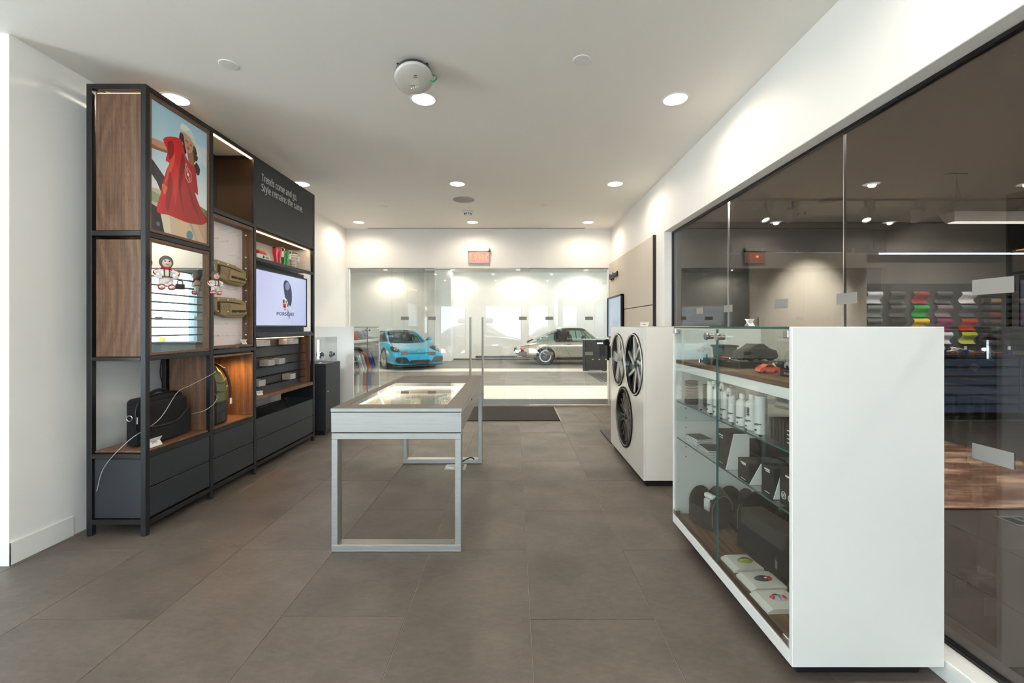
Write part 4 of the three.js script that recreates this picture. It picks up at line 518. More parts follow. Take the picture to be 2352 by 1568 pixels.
// ---------------------------------------------------------------- white glass cabinet with car-care goods
const CX0 = 1.069, CX1 = 1.655;
function glassCabinet(root, x0, x1, d0, d1, out, o = {}) {   // out: +1 when the doors face +x, -1 when they face -x
  const S = (n, g, m, p = root) => W(n, g, m, p), xf = out < 0 ? x0 : x1, xi = (t) => xf - out * t, bx = (a, b, ...r) => B(Math.min(xi(a), xi(b)), Math.max(xi(a), xi(b)), ...r), deep = x1 - x0;
  S('end_panel', [bx(0, deep, 0.06, 1.37, d0, d0 + 0.02, 0.002)], o.end ?? M.white); S('end_panel', [bx(0, deep, 0.06, 1.37, d1 - 0.02, d1, 0.002)], o.end ?? M.white);
  S('base', [bx(0.0, deep, 0.06, 0.113, d0 + 0.02, d1 - 0.02)], M.white); S('plinth', [bx(0.05, deep - 0.05, 0, 0.06, d0 + 0.05, d1 - 0.05)], M.black); S('floor_board', [bx(0.02, deep - 0.01, 0.113, 0.12, d0 + 0.02, d1 - 0.02)], M.walnut);
  S('door_track', [bx(0.006, 0.03, 0.113, 0.124, d0 + 0.02, d1 - 0.02)], M.bronze);
  const top = S('glass_top', [bx(0.0, deep, 1.36, 1.37, d0 + 0.02, d1 - 0.02, 0)], M.glass); S('edge', [bx(0.0, 0.003, 1.36, 1.37, d0 + 0.02, d1 - 0.02, 0)], M.glassEdge, top);
  const dm = (d0 + d1) / 2; [[d0 + 0.021, dm - 0.003], [dm + 0.003, d1 - 0.021]].forEach(([a, b], i) => { const dr = S('glass_door', [bx(0.004, 0.01, 0.122, 1.356, a, b, 0)], M.glass); S('edge', [bx(0.003, 0.011, 0.122, 1.356, i ? a - 0.001 : b - 0.002, i ? a + 0.002 : b + 0.001, 0)], M.glassEdge, dr); const dk = i ? a + 0.06 : b - 0.06;
    const k = S('lock_knob', [cyl(P(xi(-0.028), 1.318, dk), P(xi(0.012), 1.318, dk), 0.016), cyl(P(xi(-0.03), 1.318, dk), P(xi(-0.02), 1.318, dk), 0.02)], M.chrome, dr); S('hinge', [bx(-0.004, 0.03, 1.325, 1.358, i ? b - 0.035 : a, i ? b : a + 0.035, 0.003)], M.chrome, dr); S('hinge', [bx(-0.004, 0.03, 0.122, 0.155, i ? b - 0.035 : a, i ? b : a + 0.035, 0.003)], M.chrome, dr); });
  S('glass_back', [bx(deep - 0.01, deep - 0.004, 0.122, 1.356, d0 + 0.021, d1 - 0.021, 0)], o.back ?? M.glass);
  for (const y of o.shelves ?? []) { const s = S('glass_shelf', [bx(0.02, deep - 0.015, y - 0.008, y, d0 + 0.022, d1 - 0.03, 0)], M.glass); S('edge', [bx(0.0185, 0.02, y - 0.008, y, d0 + 0.022, d1 - 0.03, 0)], M.glassEdge, s); for (const d of [d0 + 0.03, d1 - 0.04]) for (const q of [0.06, deep - 0.08]) S('shelf_pin', [cyl(P(xi(q), y - 0.012, d), P(xi(q + 0.012), y - 0.012, d), 0.004, 0.004, 8)], M.chrome, s); }
  if (o.deck) { S('deck', [bx(0.018, deep - 0.012, o.deck - 0.07, o.deck - 0.024, d0 + 0.021, d1 - 0.021)], M.white); S('deck_board', [bx(0.014, deep - 0.012, o.deck - 0.024, o.deck, d0 + 0.021, d1 - 0.021, 0.002, true)], M.walnut); }
}
{
  const t = thing('glass_cabinet', 'white cabinet with glass doors and car-care goods, white end panel', 'cabinet', P(1.36, 0, 2.26)); glassCabinet(t, CX0, CX1, 1.64, 2.878, -1, { shelves: [0.877, 0.635], deck: 1.15 });
  for (let k = 0; k < 6; k++) for (const q of [1.15, 1.58]) W('shelf_hole', [cyl(P(q, 0.5 + k * 0.065, 2.8565), P(q, 0.5 + k * 0.065, 2.8585), 0.004, 0.004, 8)], M.blackMat, t);
}
const bottleM = mat([226, 224, 218], 0.42), caps = mat([210, 208, 202], 0.4);
function bottle(x, y, d, r, h, top, label, turn = -1) {
  const t = thing('care_bottle', label, 'bottle', P(x, y, d), turn, 'car-care bottles on the glass shelf'); L('body', [lathe([[0, 0], [r * 0.94, 0], [r, 0.006], [r, h * 0.7], [r * 0.9, h * 0.78], [r * 0.45, h * 0.84], [r * 0.42, h * 0.88]], 28)], bottleM, t);
  if (top === 'trigger') { L('trigger_head', [C(0, h * 0.93, 0.01, 0.024, 0.04, 0.06, 0.006), C(0, h * 0.9, 0.035, 0.012, 0.012, 0.03)], caps, t); L('trigger', [tube([V(0, h * 0.9, 0.035), V(0, h * 0.86, 0.045), V(0, h * 0.8, 0.04)], 0.005, 10, 6)], M.slate, t); }
  else if (top === 'cap') L('cap', [cyl(V(0, h * 0.86, 0), V(0, h, 0), r * 0.5, r * 0.46, 20)], caps, t); else L('cap', [cyl(V(0, h * 0.7, 0), V(0, h, 0), r * 1.0, r * 0.96, 28)], bottleM, t);
  const pr = L('label_print', [C(0, h * 0.28, r * 0.985, 0.03, 0.004, 0.003, 0), C(-0.006, h * 0.25, r * 0.985, 0.018, 0.003, 0.003, 0), C(-0.01, h * 0.12, r * 0.985, 0.008, 0.008, 0.003, 0)], M.slate, t); return t;
}
bottle(1.125, 0.878, 2.44, 0.021, 0.18, 'tube', 'slim white bottle at the far end of glass shelf row'); bottle(1.125, 0.878, 2.36, 0.021, 0.19, 'trigger', 'white spray bottle second in row from stacked black rings'); bottle(1.128, 0.878, 2.28, 0.022, 0.19, 'trigger', 'white spray bottle third in row on glass shelf'); bottle(1.128, 0.878, 2.205, 0.02, 0.17, 'trigger', 'narrow white spray bottle fourth in row on glass shelf'); bottle(1.135, 0.878, 2.12, 0.03, 0.16, 'cap', 'wide white bottle with screw cap on glass shelf');
{ const b = bottle(1.135, 0.878, 2.035, 0.03, 0.17, 'cap', 'white bottle turned to show its barcode label', -1.2); L('barcode', [...Array.from({ length: 14 }, (_, k) => C(0.002, 0.07 + k * 0.003, 0.03, 0.014, 0.0012 + 0.001 * (k % 3), 0.002, 0)), C(-0.016, 0.085, 0.0255, 0.004, 0.05, 0.002, 0)], M.slate, b); }
bottle(1.13, 0.878, 1.955, 0.026, 0.175, 'tube', 'tall white tapered bottle beside the clear card holder');
{ // stacked black rings, seen at the far end of that shelf
  for (const [x, d, n, w] of [[1.13, 2.72, 9, 'nearer the glass door'], [1.22, 2.66, 8, 'toward the back glass']]) { const t = thing('ring_stack', `stack of dark sealing rings on glass shelf, ${w}`, 'ring stack', P(x, 0.878, d), 0, 'ring stacks in the cabinet'); for (let k = 0; k < n; k++) L('ring', [move(clean(new THREE.TorusGeometry(0.034, 0.008, 8, 28)), 0, 0.008 + k * 0.0165, 0, 0, Math.PI / 2)], k % 3 ? mat([62, 60, 58], 0.5) : M.darkMetal, t); }
  const c = thing('card_holder', 'clear acrylic holder full of dark sample cards on shelf', 'card holder', P(1.16, 0.878, 1.79)); L('case', [C(0, 0.055, 0.07, 0.13, 0.11, 0.003), C(0, 0.055, -0.07, 0.13, 0.11, 0.003), C(-0.065, 0.055, 0, 0.003, 0.11, 0.143), C(0.065, 0.055, 0, 0.003, 0.11, 0.143), C(0, 0.002, 0, 0.13, 0.003, 0.143)], M.acrylic, c); for (let k = 0; k < 6; k++) L('card', [C(0, 0.055, -0.055 + k * 0.022, 0.11, 0.095, 0.009)], mat([52, 50, 52], 0.4), c);
  const c2 = thing('sample_block', 'narrow clear framed dark sample with pale lettering on shelf', 'sample', P(1.12, 0.878, 1.695)); L('block', [C(0, 0.055, 0, 0.06, 0.11, 0.03)], mat([46, 44, 44], 0.35), c2); L('frame', [C(0, 0.055, 0.0225, 0.066, 0.115, 0.004)], M.acrylic, c2); L('print', [0, 1, 2, 3].map((k) => C(-0.0305, 0.03 + k * 0.016, 0.0, 0.001, 0.004, 0.016, 0)), M.plastic, c2);
  for (let k = 0; k < 6; k++) tag(L('shelf_stud', [ball(0, 0.006, 0, 0.007, 0.006, 0.007, 10)], M.black), 'tiny black stud at front edge of the glass shelf', 'stud', 'black studs along the glass shelf').position.copy(P(1.096, 0.8775, 2.5 - k * 0.12));
}
// second shelf: black boxes with white wedge fronts, booklets, headphones
function wedgeBox(x, d, w, h, l, label) {
  const t = thing('product_box', label, 'box', P(x, 0.636, d), 0, 'black and white product boxes'), bk = mat([34, 31, 30], 0.55);
  L('carton', [C(0, h / 2, 0, w, h, l, 0.0015)], bk, t); L('white_front', [slab([[-w * 0.5, 0], [w * 0.5, 0], [w * 0.5, h * 0.96], [-w * 0.16, h * 0.96]], 0.004, 0).translate(0, 0.002, l / 2 + 0.0005)], M.paper, t);
  L('print', [C(-w / 2 - 0.0005, h * 0.88, 0, 0.001, 0.006, l * 0.45, 0), C(-w / 2 - 0.0005, h * 0.82, l * 0.05, 0.001, 0.004, l * 0.35, 0), C(-w / 2 - 0.0005, h * 0.12, 0, 0.001, 0.003, l * 0.4, 0)], M.plastic, t); return t;
}
wedgeBox(1.145, 2.24, 0.12, 0.19, 0.1, 'tall black box with white sloped front and window print'); wedgeBox(1.17, 2.03, 0.16, 0.1, 0.1, 'low wide black box with white sloped front on glass shelf'); wedgeBox(1.155, 1.855, 0.11, 0.13, 0.085, 'medium black box with white front, beside the ringed-letter box');
{ const b = thing('product_box', 'black box with ringed letter marks at the near end of shelf', 'box', P(1.16, 0.636, 1.735), 0, 'black and white product boxes'); L('carton', [C(0, 0.07, 0, 0.1, 0.14, 0.1)], mat([34, 31, 30], 0.55), b); for (const z of [-0.022, 0.022]) L('ring_mark', [move(clean(new THREE.TorusGeometry(0.014, 0.0014, 6, 24)), -0.0505, 0.04, z, Math.PI / 2), move(move(textGeo('H', 0.015, 0.001), 0, 0, 0, -Math.PI / 2), -0.0505, 0.04, z)], M.plastic, b); L('print', [C(-0.0505, 0.125, 0.015, 0.001, 0.007, 0.05, 0)], M.plastic, b);
  const st = (x, d, n, turn, label) => { for (let k = 0; k < n; k++) { const p = thing('booklet', label, 'booklet', P(x, 0.6365 + k * 0.009, d), turn + 0.03 * (k % 2), 'booklets on the glass shelf'); L('pages', [C(0, 0.004, 0, 0.1, 0.0065, 0.14, 0.0005)], M.paper, p); L('cover', [C(0, 0.0078, 0, 0.102, 0.0008, 0.142, 0), C(0, 0.0005, 0, 0.102, 0.0008, 0.142, 0)], M.slate, p); } };
  st(1.16, 2.68, 5, 0.1, 'dark-covered booklet in the taller stack on glass shelf'); st(1.16, 2.5, 3, -0.05, 'dark-covered booklet in the shorter stack on glass shelf');
  const hp = thing('headphones', 'black headband headphones standing behind the boxes', 'headphones', P(1.33, 0.636, 2.0), 0.5); L('headband', [tube([V(-0.07, 0.05, 0), V(-0.075, 0.11, 0), V(0, 0.175, 0), V(0.075, 0.11, 0), V(0.07, 0.05, 0)], 0.011, 30, 8)], M.rubber, hp); for (const s of [-1, 1]) { const e = L('ear_cup', [move(cyl(V(0, 0, -0.015), V(0, 0, 0.015), 0.045, 0.042, 24), s * 0.068, 0.05, 0, Math.PI / 2)], M.black, hp); L('trim_ring', [move(clean(new THREE.TorusGeometry(0.036, 0.003, 6, 24)), s * 0.085, 0.05, 0, Math.PI / 2)], M.chrome, e); }
  const cs = thing('cushion_case', 'soft black zipped case lying behind the product boxes', 'case', P(1.38, 0.636, 2.3)); L('shell', [RB(0, 0.055, 0, 0.2, 0.11, 0.26, 0.045, 4)], M.fabricBlack, cs); L('zip', [C(-0.1, 0.055, 0, 0.006, 0.006, 0.2)], M.darkMetal, cs);
}
// deck: tray, model cars, bin, glass dome
{
  const Y = 1.1505, t = thing('accessory_tray', 'dark low tray carrying small straps and badges on walnut deck', 'tray', P(1.25, Y, 2.4), 0.12); L('tray', [C(0, 0.0175, 0, 0.2, 0.035, 0.34, 0.003)], mat([30, 29, 28], 0.45), t);
  const item = (n, label, cat, x, d, fn) => { const q = thing(n, label, cat, P(x, Y + 0.0357, d)); fn(q); };
  item('leather_strap', 'red and grey strap lying on the dark tray', 'strap', 1.23, 2.47, (q) => { L('band', [C(0, 0.004, 0, 0.03, 0.007, 0.12)], mat([170, 60, 54], 0.5), q); L('buckle', [C(0, 0.006, 0.06, 0.034, 0.01, 0.02)], M.chrome, q); });
  item('key_case', 'pale card with silver clip on the dark tray', 'key case', 1.22, 2.3, (q) => { L('card', [C(0, 0.0025, 0, 0.06, 0.004, 0.1)], mat([190, 186, 180], 0.4), q); L('clip', [tube([V(0, 0.006, -0.03), V(0.015, 0.009, 0), V(0, 0.006, 0.03)], 0.004)], M.chrome, q); });
  const model = (x, d, s, c, turn, label, y = Y) => { const m = thing('model_car', label, 'model car', P(x, y, d), turn, 'loose model cars on the deck'); const pm = mat(c, 0.2, { clearcoat: 1 }); L('body', [slab([[-0.5, 0.1], [-0.48, 0.24], [-0.3, 0.3], [-0.12, 0.42], [0.08, 0.43], [0.26, 0.31], [0.46, 0.25], [0.5, 0.12], [0.46, 0.07], [-0.46, 0.07]].map(([a, b]) => [a * s, b * s]), 0.34 * s, 0.02 * s).translate(0, 0, -0.17 * s)], pm, m); L('glass', [slab([[-0.27, 0.3], [-0.11, 0.405], [0.07, 0.41], [0.22, 0.31]].map(([a, b]) => [a * s, b * s]), 0.39 * s, 0).translate(0, 0, -0.195 * s)], M.black, m); for (const [wx, wz] of [[-0.29, 0.17], [0.29, 0.17], [-0.29, -0.17], [0.29, -0.17]]) L('wheel', [cyl(V(wx * s, 0.085 * s, wz * s - 0.03 * s), V(wx * s, 0.085 * s, wz * s + 0.03 * s), 0.085 * s, 0.085 * s, 16)], M.rubber, m); return m; };
  model(1.3, 2.3, 0.21, [22, 22, 24], 0.2, 'large glossy black model car on the dark tray', Y + 0.0357); model(1.2, 2.02, 0.1, [226, 70, 48], 0.1, 'small red and white model car on walnut deck'); 
  const bs = thing('black_pedestal', 'black block that carries the silver model car', 'plinth', P(1.235, Y, 1.865)); L('block', [C(0, 0.014, 0, 0.08, 0.028, 0.11)], M.black, bs); L('name_plate', [C(-0.0405, 0.014, 0, 0.001, 0.01, 0.05, 0)], M.chrome, bs); model(1.235, 1.865, 0.11, [170, 168, 164], 1.57, 'silver model car on a black block near white end panel', Y + 0.0285);
  const hv = thing('battery_pack', 'black ribbed gadget with red plug on walnut deck', 'gadget', P(1.33, Y, 2.13), 0.4); L('body', [RB(0, 0.022, 0, 0.07, 0.044, 0.09, 0.012)], M.black, hv); for (let k = 0; k < 4; k++) L('rib', [C(0, 0.046, -0.03 + k * 0.02, 0.06, 0.006, 0.008)], M.slate, hv); L('plug', [ball(0, 0.02, 0.055, 0.014)], mat([196, 40, 34], 0.4), hv);
  const wb = thing('watch_box', 'open dark red box with white dial card on deck', 'box', P(1.26, Y, 2.13), 0.3); L('tray', [C(0, 0.014, 0, 0.05, 0.028, 0.07)], mat([58, 24, 28], 0.5), wb); L('card', [move(C(0, 0, 0, 0.034, 0.034, 0.004), 0.0, 0.02, 0.037, 0, 0, 0.6)], M.paper, wb);
  const pk = thing('phone_box', 'upright black box with white print stripe on deck', 'box', P(1.33, Y, 1.9), 0.1); L('carton', [C(0, 0.04, 0, 0.075, 0.08, 0.03)], M.black, pk); L('stripe', [C(0, 0.008, 0.0155, 0.074, 0.008, 0.001, 0), C(-0.015, 0.03, 0.0155, 0.03, 0.004, 0.001, 0)], M.plastic, pk);
  const bn = thing('storage_bin', 'dark square tapered bin at far end of walnut deck', 'bin', P(1.33, Y, 2.7)); const lg = new THREE.CylinderGeometry(0.075, 0.062, 0.1, 4); lg.rotateY(Math.PI / 4); L('body', [clean(lg.translate(0, 0.05, 0))], mat([74, 78, 74], 0.5), bn); L('rim', [C(0, 0.098, 0.054, 0.122, 0.012, 0.01), C(0, 0.098, -0.054, 0.122, 0.012, 0.01), C(0.056, 0.098, 0, 0.01, 0.012, 0.1), C(-0.056, 0.098, 0, 0.01, 0.012, 0.1)], M.black, bn);
  const gd = thing('glass_dome', 'small clear glass dome with trinket on dark foot', 'glass dome', P(1.2, Y, 2.66)); L('foot', [lathe([[0, 0], [0.026, 0], [0.026, 0.01], [0.02, 0.013], [0, 0.013]], 24)], M.slate, gd); L('dome', [lathe([[0.021, 0.013], [0.021, 0.07], [0.016, 0.085], [0.001, 0.092]], 24)], M.acrylic, gd); L('trinket', [cyl(V(0, 0.013, 0), V(0, 0.05, 0), 0.01, 0.004, 12)], mat([96, 84, 120], 0.5), gd);
  tag(W('thimble', [cyl(P(1.14, Y, 2.62), P(1.14, Y + 0.02, 2.62), 0.008, 0.006, 12)], M.chrome), 'tiny steel thimble at the far corner of deck', 'thimble');
}
// floor of the cabinet: open tool bags, trays with key covers, small boxes
function toolBag(x, d, w, h, l, turn, label, goods) {
  const t = thing('tool_bag', label, 'bag', P(x, 0.1205, d), turn); const arch = (k) => Array.from({ length: 17 }, (_, i) => { const a = i / 16 * Math.PI; return [w / 2 * k * Math.cos(a) * (i === 0 || i === 16 ? 1 : 1), h * 0.55 + h * 0.45 * k * Math.sin(a)]; });
  const end = [[-w / 2, 0], [w / 2, 0], ...arch(1)];
  L('base', [C(0, 0.006, 0, w, 0.012, l, 0.004)], M.fabricBlack, t); for (const s of [-1, 1]) { const e = L('end_wall', [slab(end, 0.012, 0.004).translate(0, 0.004, s * (l / 2 - 0.008) - 0.006)], M.fabricBlack, t); L('piping', [tube([V(-w / 2, 0.02, 0), ...arch(1).reverse().map(([a, b]) => V(a, b, 0)), V(w / 2, 0.02, 0)].map((p) => p.add(V(0, 0.003, s * l / 2))), 0.003, 40, 6)], mat([120, 116, 112], 0.6), e); }
  L('side_wall', [C(-w / 2, h * 0.28, 0, 0.008, h * 0.55, l - 0.01)], M.fabricBlack, t); L('side_wall', [C(w / 2, h * 0.33, 0, 0.008, h * 0.62, l - 0.01)], M.fabricBlack, t);
  L('open_flap', [boxUV(tube([V(w / 2, h * 0.6, -l * 0.4), V(w / 2 - 0.02, h * 0.98, 0), V(w / 2, h * 0.6, l * 0.4)], 0.03, 20, 8))], mat([52, 52, 54], 0.9), t); L('side_cloth', [move(ball(0, 0, 0, 0.028, 0.016, l * 0.42), -w / 2 - 0.012, 0.018, 0)], M.fabricBlack, t);
}
toolBag(1.25, 2.72, 0.16, 0.2, 0.19, 0.35, 'smaller open black tool bag with grey piping in cabinet'); toolBag(1.42, 2.7, 0.15, 0.2, 0.2, 0.1, 'plain dark bag behind the smaller open tool bag'); toolBag(1.42, 2.25, 0.24, 0.3, 0.4, 0.12, 'large open black bag holding foam block and bottles in cabinet');
{
  const sh = thing('white_sprayer', 'white bottle head poking out of smaller tool bag', 'bottle', P(1.24, 0.134, 2.72), 0.3); L('body', [RB(0, 0.075, 0, 0.05, 0.14, 0.05, 0.016)], M.plastic, sh); L('head', [RB(0, 0.16, 0.012, 0.035, 0.03, 0.08, 0.012)], M.plastic, sh); L('nozzle', [cyl(V(0.0, 0.13, 0.03), V(0, 0.16, 0.045), 0.014)], M.black, sh);
  const fm = thing('foam_block', 'long dark grey foam block atop bottles in large bag', 'foam block', P(1.36, 0.27, 2.25), 0.12); L('block', [C(0, 0.04, 0, 0.13, 0.09, 0.33, 0.006)], mat([66, 61, 56], 0.95), fm); 
  for (let k = 0; k < 4; k++) { const b = thing('black_bottle', 'small black bottle standing under the foam block in bag', 'bottle', P(1.345 - k * 0.004, 0.133, 2.36 - k * 0.075), 0, 'black bottles in the large bag'); L('body', [lathe([[0, 0], [0.024, 0], [0.025, 0.008], [0.025, 0.085], [0.014, 0.1], [0.013, 0.108]], 20)], M.black, b); L('cap', [cyl(V(0, 0.106, 0), V(0, 0.13, 0), 0.015, 0.014, 16)], M.slate, b); L('label_band', [lathe([[0.0254, 0.03], [0.0254, 0.07]], 20)], mat([120, 118, 116], 0.6), b); }
  const kc = (x, d, base, acc, label, turn) => { const t = thing('key_cover_tray', label, 'display tray', P(x, 0.1205, d), turn, 'white trays with key covers'); L('tray', [slab([[-0.085, 0], [0.075, 0], [0.085, 0.012], [0.085, 0.02], [-0.06, 0.02], [-0.085, 0.008]], 0.132, 0.001).translate(0, 0, -0.066)], M.whiteGloss, t); const k = L('key_cover', [ball(0.012, 0.021, -0.005, 0.042, 0.012, 0.022, 20)], mat(base, 0.2, { clearcoat: 1 }), t); acc.forEach(([c, px, pz, rx, rz]) => L('inlay', [ball(0.012 + px, 0.0235, -0.005 + pz, rx, 0.0115, rz, 14)], mat(c, 0.2, { clearcoat: 1 }), k)); };
  kc(1.2, 2.235, [150, 160, 20], [[[30, 34, 16], 0, -0.008, 0.03, 0.006], [[206, 200, 30], -0.006, 0.006, 0.028, 0.008]], 'white tray with yellow-green key cover', 0.04); kc(1.2, 2.075, [40, 38, 36], [[[190, 24, 34], 0.024, 0.004, 0.018, 0.014], [[230, 228, 224], 0.008, 0.008, 0.012, 0.006]], 'white tray with black and red key cover', 0.05); kc(1.185, 1.925, [196, 196, 200], [[[200, 36, 36], -0.028, 0.0, 0.012, 0.014], [[120, 30, 60], 0.0, 0.0, 0.004, 0.021], [[170, 30, 46], 0.022, 0.002, 0.01, 0.014], [[30, 28, 30], -0.01, -0.012, 0.016, 0.006]], 'white tray with red, white and black striped key cover', 0.05);
  [[1.36, 2.02, 'first in the row by the striped tray'], [1.36, 1.92, 'second in the row by the striped tray'], [1.37, 1.82, 'third in the row by the white end panel'], [1.46, 2.0, 'behind the first of the row'], [1.47, 1.87, 'behind the third of the row']].forEach(([x, d, w]) => { const t = thing('small_window_box', `small black box with sloped clear window, ${w}`, 'box', P(x, 0.1205, d), 0.1, 'small window boxes in the cabinet'); L('carton', [slab([[-0.045, 0], [0.045, 0], [0.045, 0.09], [-0.02, 0.09]], 0.07, 0.001).translate(0, 0, -0.035)], mat([38, 36, 35], 0.5), t); L('white_side', [C(0.01, 0.045, 0.0375, 0.05, 0.08, 0.001, 0)], M.paper, t); L('window', [move(C(0, 0, 0, 0.002, 0.07, 0.05), -0.0365, 0.045, 0, 0, 0, -0.27)], mat([118, 114, 108], 0.1), t); });
}
// ---------------------------------------------------------------- clothes cabinet and watch plinth by the far wall
{
  const t = thing('clothes_cabinet', 'white glass cabinet with hanging shirts near the glass doors', 'cabinet', P(-2.59, 0, 6.65)); glassCabinet(t, -2.88, -2.285, 6.07, 7.24, 1, { end: M.white, deck: 1.2 });
  W('hanging_rail', [cyl(P(-2.58, 1.06, 6.09), P(-2.58, 1.06, 7.22), 0.012)], M.chrome, t);
  const cols = [[150, 152, 156], [94, 98, 104], [60, 62, 66], [178, 180, 182], [222, 222, 224], [196, 198, 200], [150, 36, 40], [178, 40, 36], [40, 40, 48], [36, 60, 168], [70, 50, 120]], nm = ['grey', 'slate', 'dark grey', 'silver', 'white', 'pale grey', 'maroon', 'red', 'black', 'blue', 'violet'];
  cols.forEach((c, k) => { const d = 6.16 + k * 0.094, s = thing('hanging_shirt', `${nm[k]} shirt on a hanger inside the far glass cabinet`, 'shirt', P(-2.58, 0.36, d), 0.06 * (k % 3 - 1), 'shirts on the hanging rail'); const hw = 0.19 + 0.012 * (k % 2);
    L('fabric', [slab([[-hw, 0], [hw, 0.01], [hw + 0.01, 0.34], [hw + 0.06, 0.3], [hw + 0.075, 0.36], [hw + 0.01, 0.57], [0.07, 0.63], [0, 0.6], [-0.07, 0.63], [-hw - 0.01, 0.57], [-hw - 0.075, 0.36], [-hw - 0.06, 0.3], [-hw - 0.01, 0.34]], 0.02, 0.012).translate(0, 0, -0.01)], mat(c, 0.9), s);
    const h = L('hanger', [tube([V(-0.17, 0.58, 0), V(0, 0.645, 0), V(0.17, 0.58, 0)], 0.006, 16, 6)], M.chrome, s); L('hook', [tube([V(0, 0.645, 0), V(0, 0.68, 0), V(0.018, 0.7, 0), V(0, 0.718, 0), V(-0.015, 0.705, 0)], 0.003, 16, 6)], M.chrome, h); L('collar', [tube([V(-0.06, 0.628, 0.016), V(0, 0.6, 0.026), V(0.06, 0.628, 0.016)], 0.009, 12, 6)], mat(c.map((q) => q * 0.85), 0.9), s); });
  const cap = (x, d, c, turn, label) => { const q = thing('cap', label, 'cap', P(x, 1.2005, d), turn, 'caps on the clothes cabinet shelf'); L('crown', [lathe([[0.083, 0], [0.084, 0.03], [0.07, 0.075], [0.04, 0.098], [0.001, 0.105]], 24)], mat(c, 0.9), q); L('visor', [slab(Array.from({ length: 13 }, (_, i) => { const a = i / 12 * Math.PI; return [0.078 * Math.cos(a), 0.075 + 0.07 * Math.sin(a)]; }), 0.004, 0.001).rotateX(Math.PI / 2 + 0.12).translate(0, 0.02, 0)], mat(c, 0.9), q); L('button', [ball(0, 0.105, 0, 0.007)], mat(c, 0.9), q); };
  cap(-2.42, 6.35, [214, 60, 58], 0.6, 'red cap on upper shelf of the clothes cabinet'); cap(-2.42, 6.62, [96, 92, 90], 0.8, 'grey cap beside the red cap'); cap(-2.45, 6.9, [60, 58, 58], 0.8, 'dark cap at the far end of the cap shelf');
}
{
  const x0 = -2.86, x1 = -2.37, d0 = 5.37, d1 = 5.81, t = thing('watch_plinth', 'dark plinth with clear box of watches beside shelving', 'plinth', P(-2.615, 0, 5.59)); W('body', [B(x0, x1, 0.06, 0.905, d0, d1, 0.004)], M.charcoal, t); W('foot', [B(x0 + 0.02, x1 - 0.02, 0, 0.06, d0 + 0.02, d1 - 0.02)], M.black, t); W('door_lock', [cyl(P(x1, 0.55, 5.42), P(x1 + 0.004, 0.55, 5.42), 0.008)], M.chrome, t);
  const a = x0 + 0.03, b = x1 - 0.02, e = d0 + 0.02, f = d1 - 0.05, y = 1.235; W('clear_cover', [B(a, b, 0.906, y, e, e + 0.004, 0), B(a, b, 0.906, y, f - 0.004, f, 0), B(a, a + 0.004, 0.906, y, e, f, 0), B(b - 0.004, b, 0.906, y, e, f, 0), B(a, b, y - 0.004, y, e, f, 0)], M.acrylic, t);
  W('light_bar', [B(x1 - 0.13, x1 - 0.115, 0.96, 1.2, e + 0.03, e + 0.045, 0.002)], glow(new THREE.Color(0.8, 0.88, 1), 14), t); const l = new THREE.PointLight(new THREE.Color(0.85, 0.92, 1), 0.25); l.position.set(x1 - 0.1, 1.08, -(e + 0.06)); l.castShadow = true; scene.add(l);
  [[-2.48, 5.47], [-2.56, 5.6], [-2.43, 5.66]].forEach(([x, d], k) => { const w = thing('wrist_watch', `steel wrist watch on a clear stand in plinth box, ${['nearest its lit bar', 'at the back', 'by the outer pane'][k]}`, 'watch', P(x, 0.9065, d), 0.6 + k * 0.4, 'watches in the plinth box'); L('stand', [lathe([[0, 0], [0.035, 0], [0.035, 0.006], [0.008, 0.012], [0.008, 0.06], [0.016, 0.066]], 20)], M.acrylic, w); L('strap', [move(clean(new THREE.TorusGeometry(0.034, 0.009, 8, 28)).scale(1, 1, 1.4), 0, 0.1, 0, 0.2)], M.darkMetal, w); const cs = L('case', [cyl(V(0, 0.1, 0.028), V(0, 0.1, 0.044), 0.024, 0.023, 28)], M.chrome, w); L('dial', [cyl(V(0, 0.1, 0.044), V(0, 0.1, 0.0455), 0.02, 0.02, 28)], M.black, cs); });
}
console.log('cabinets');

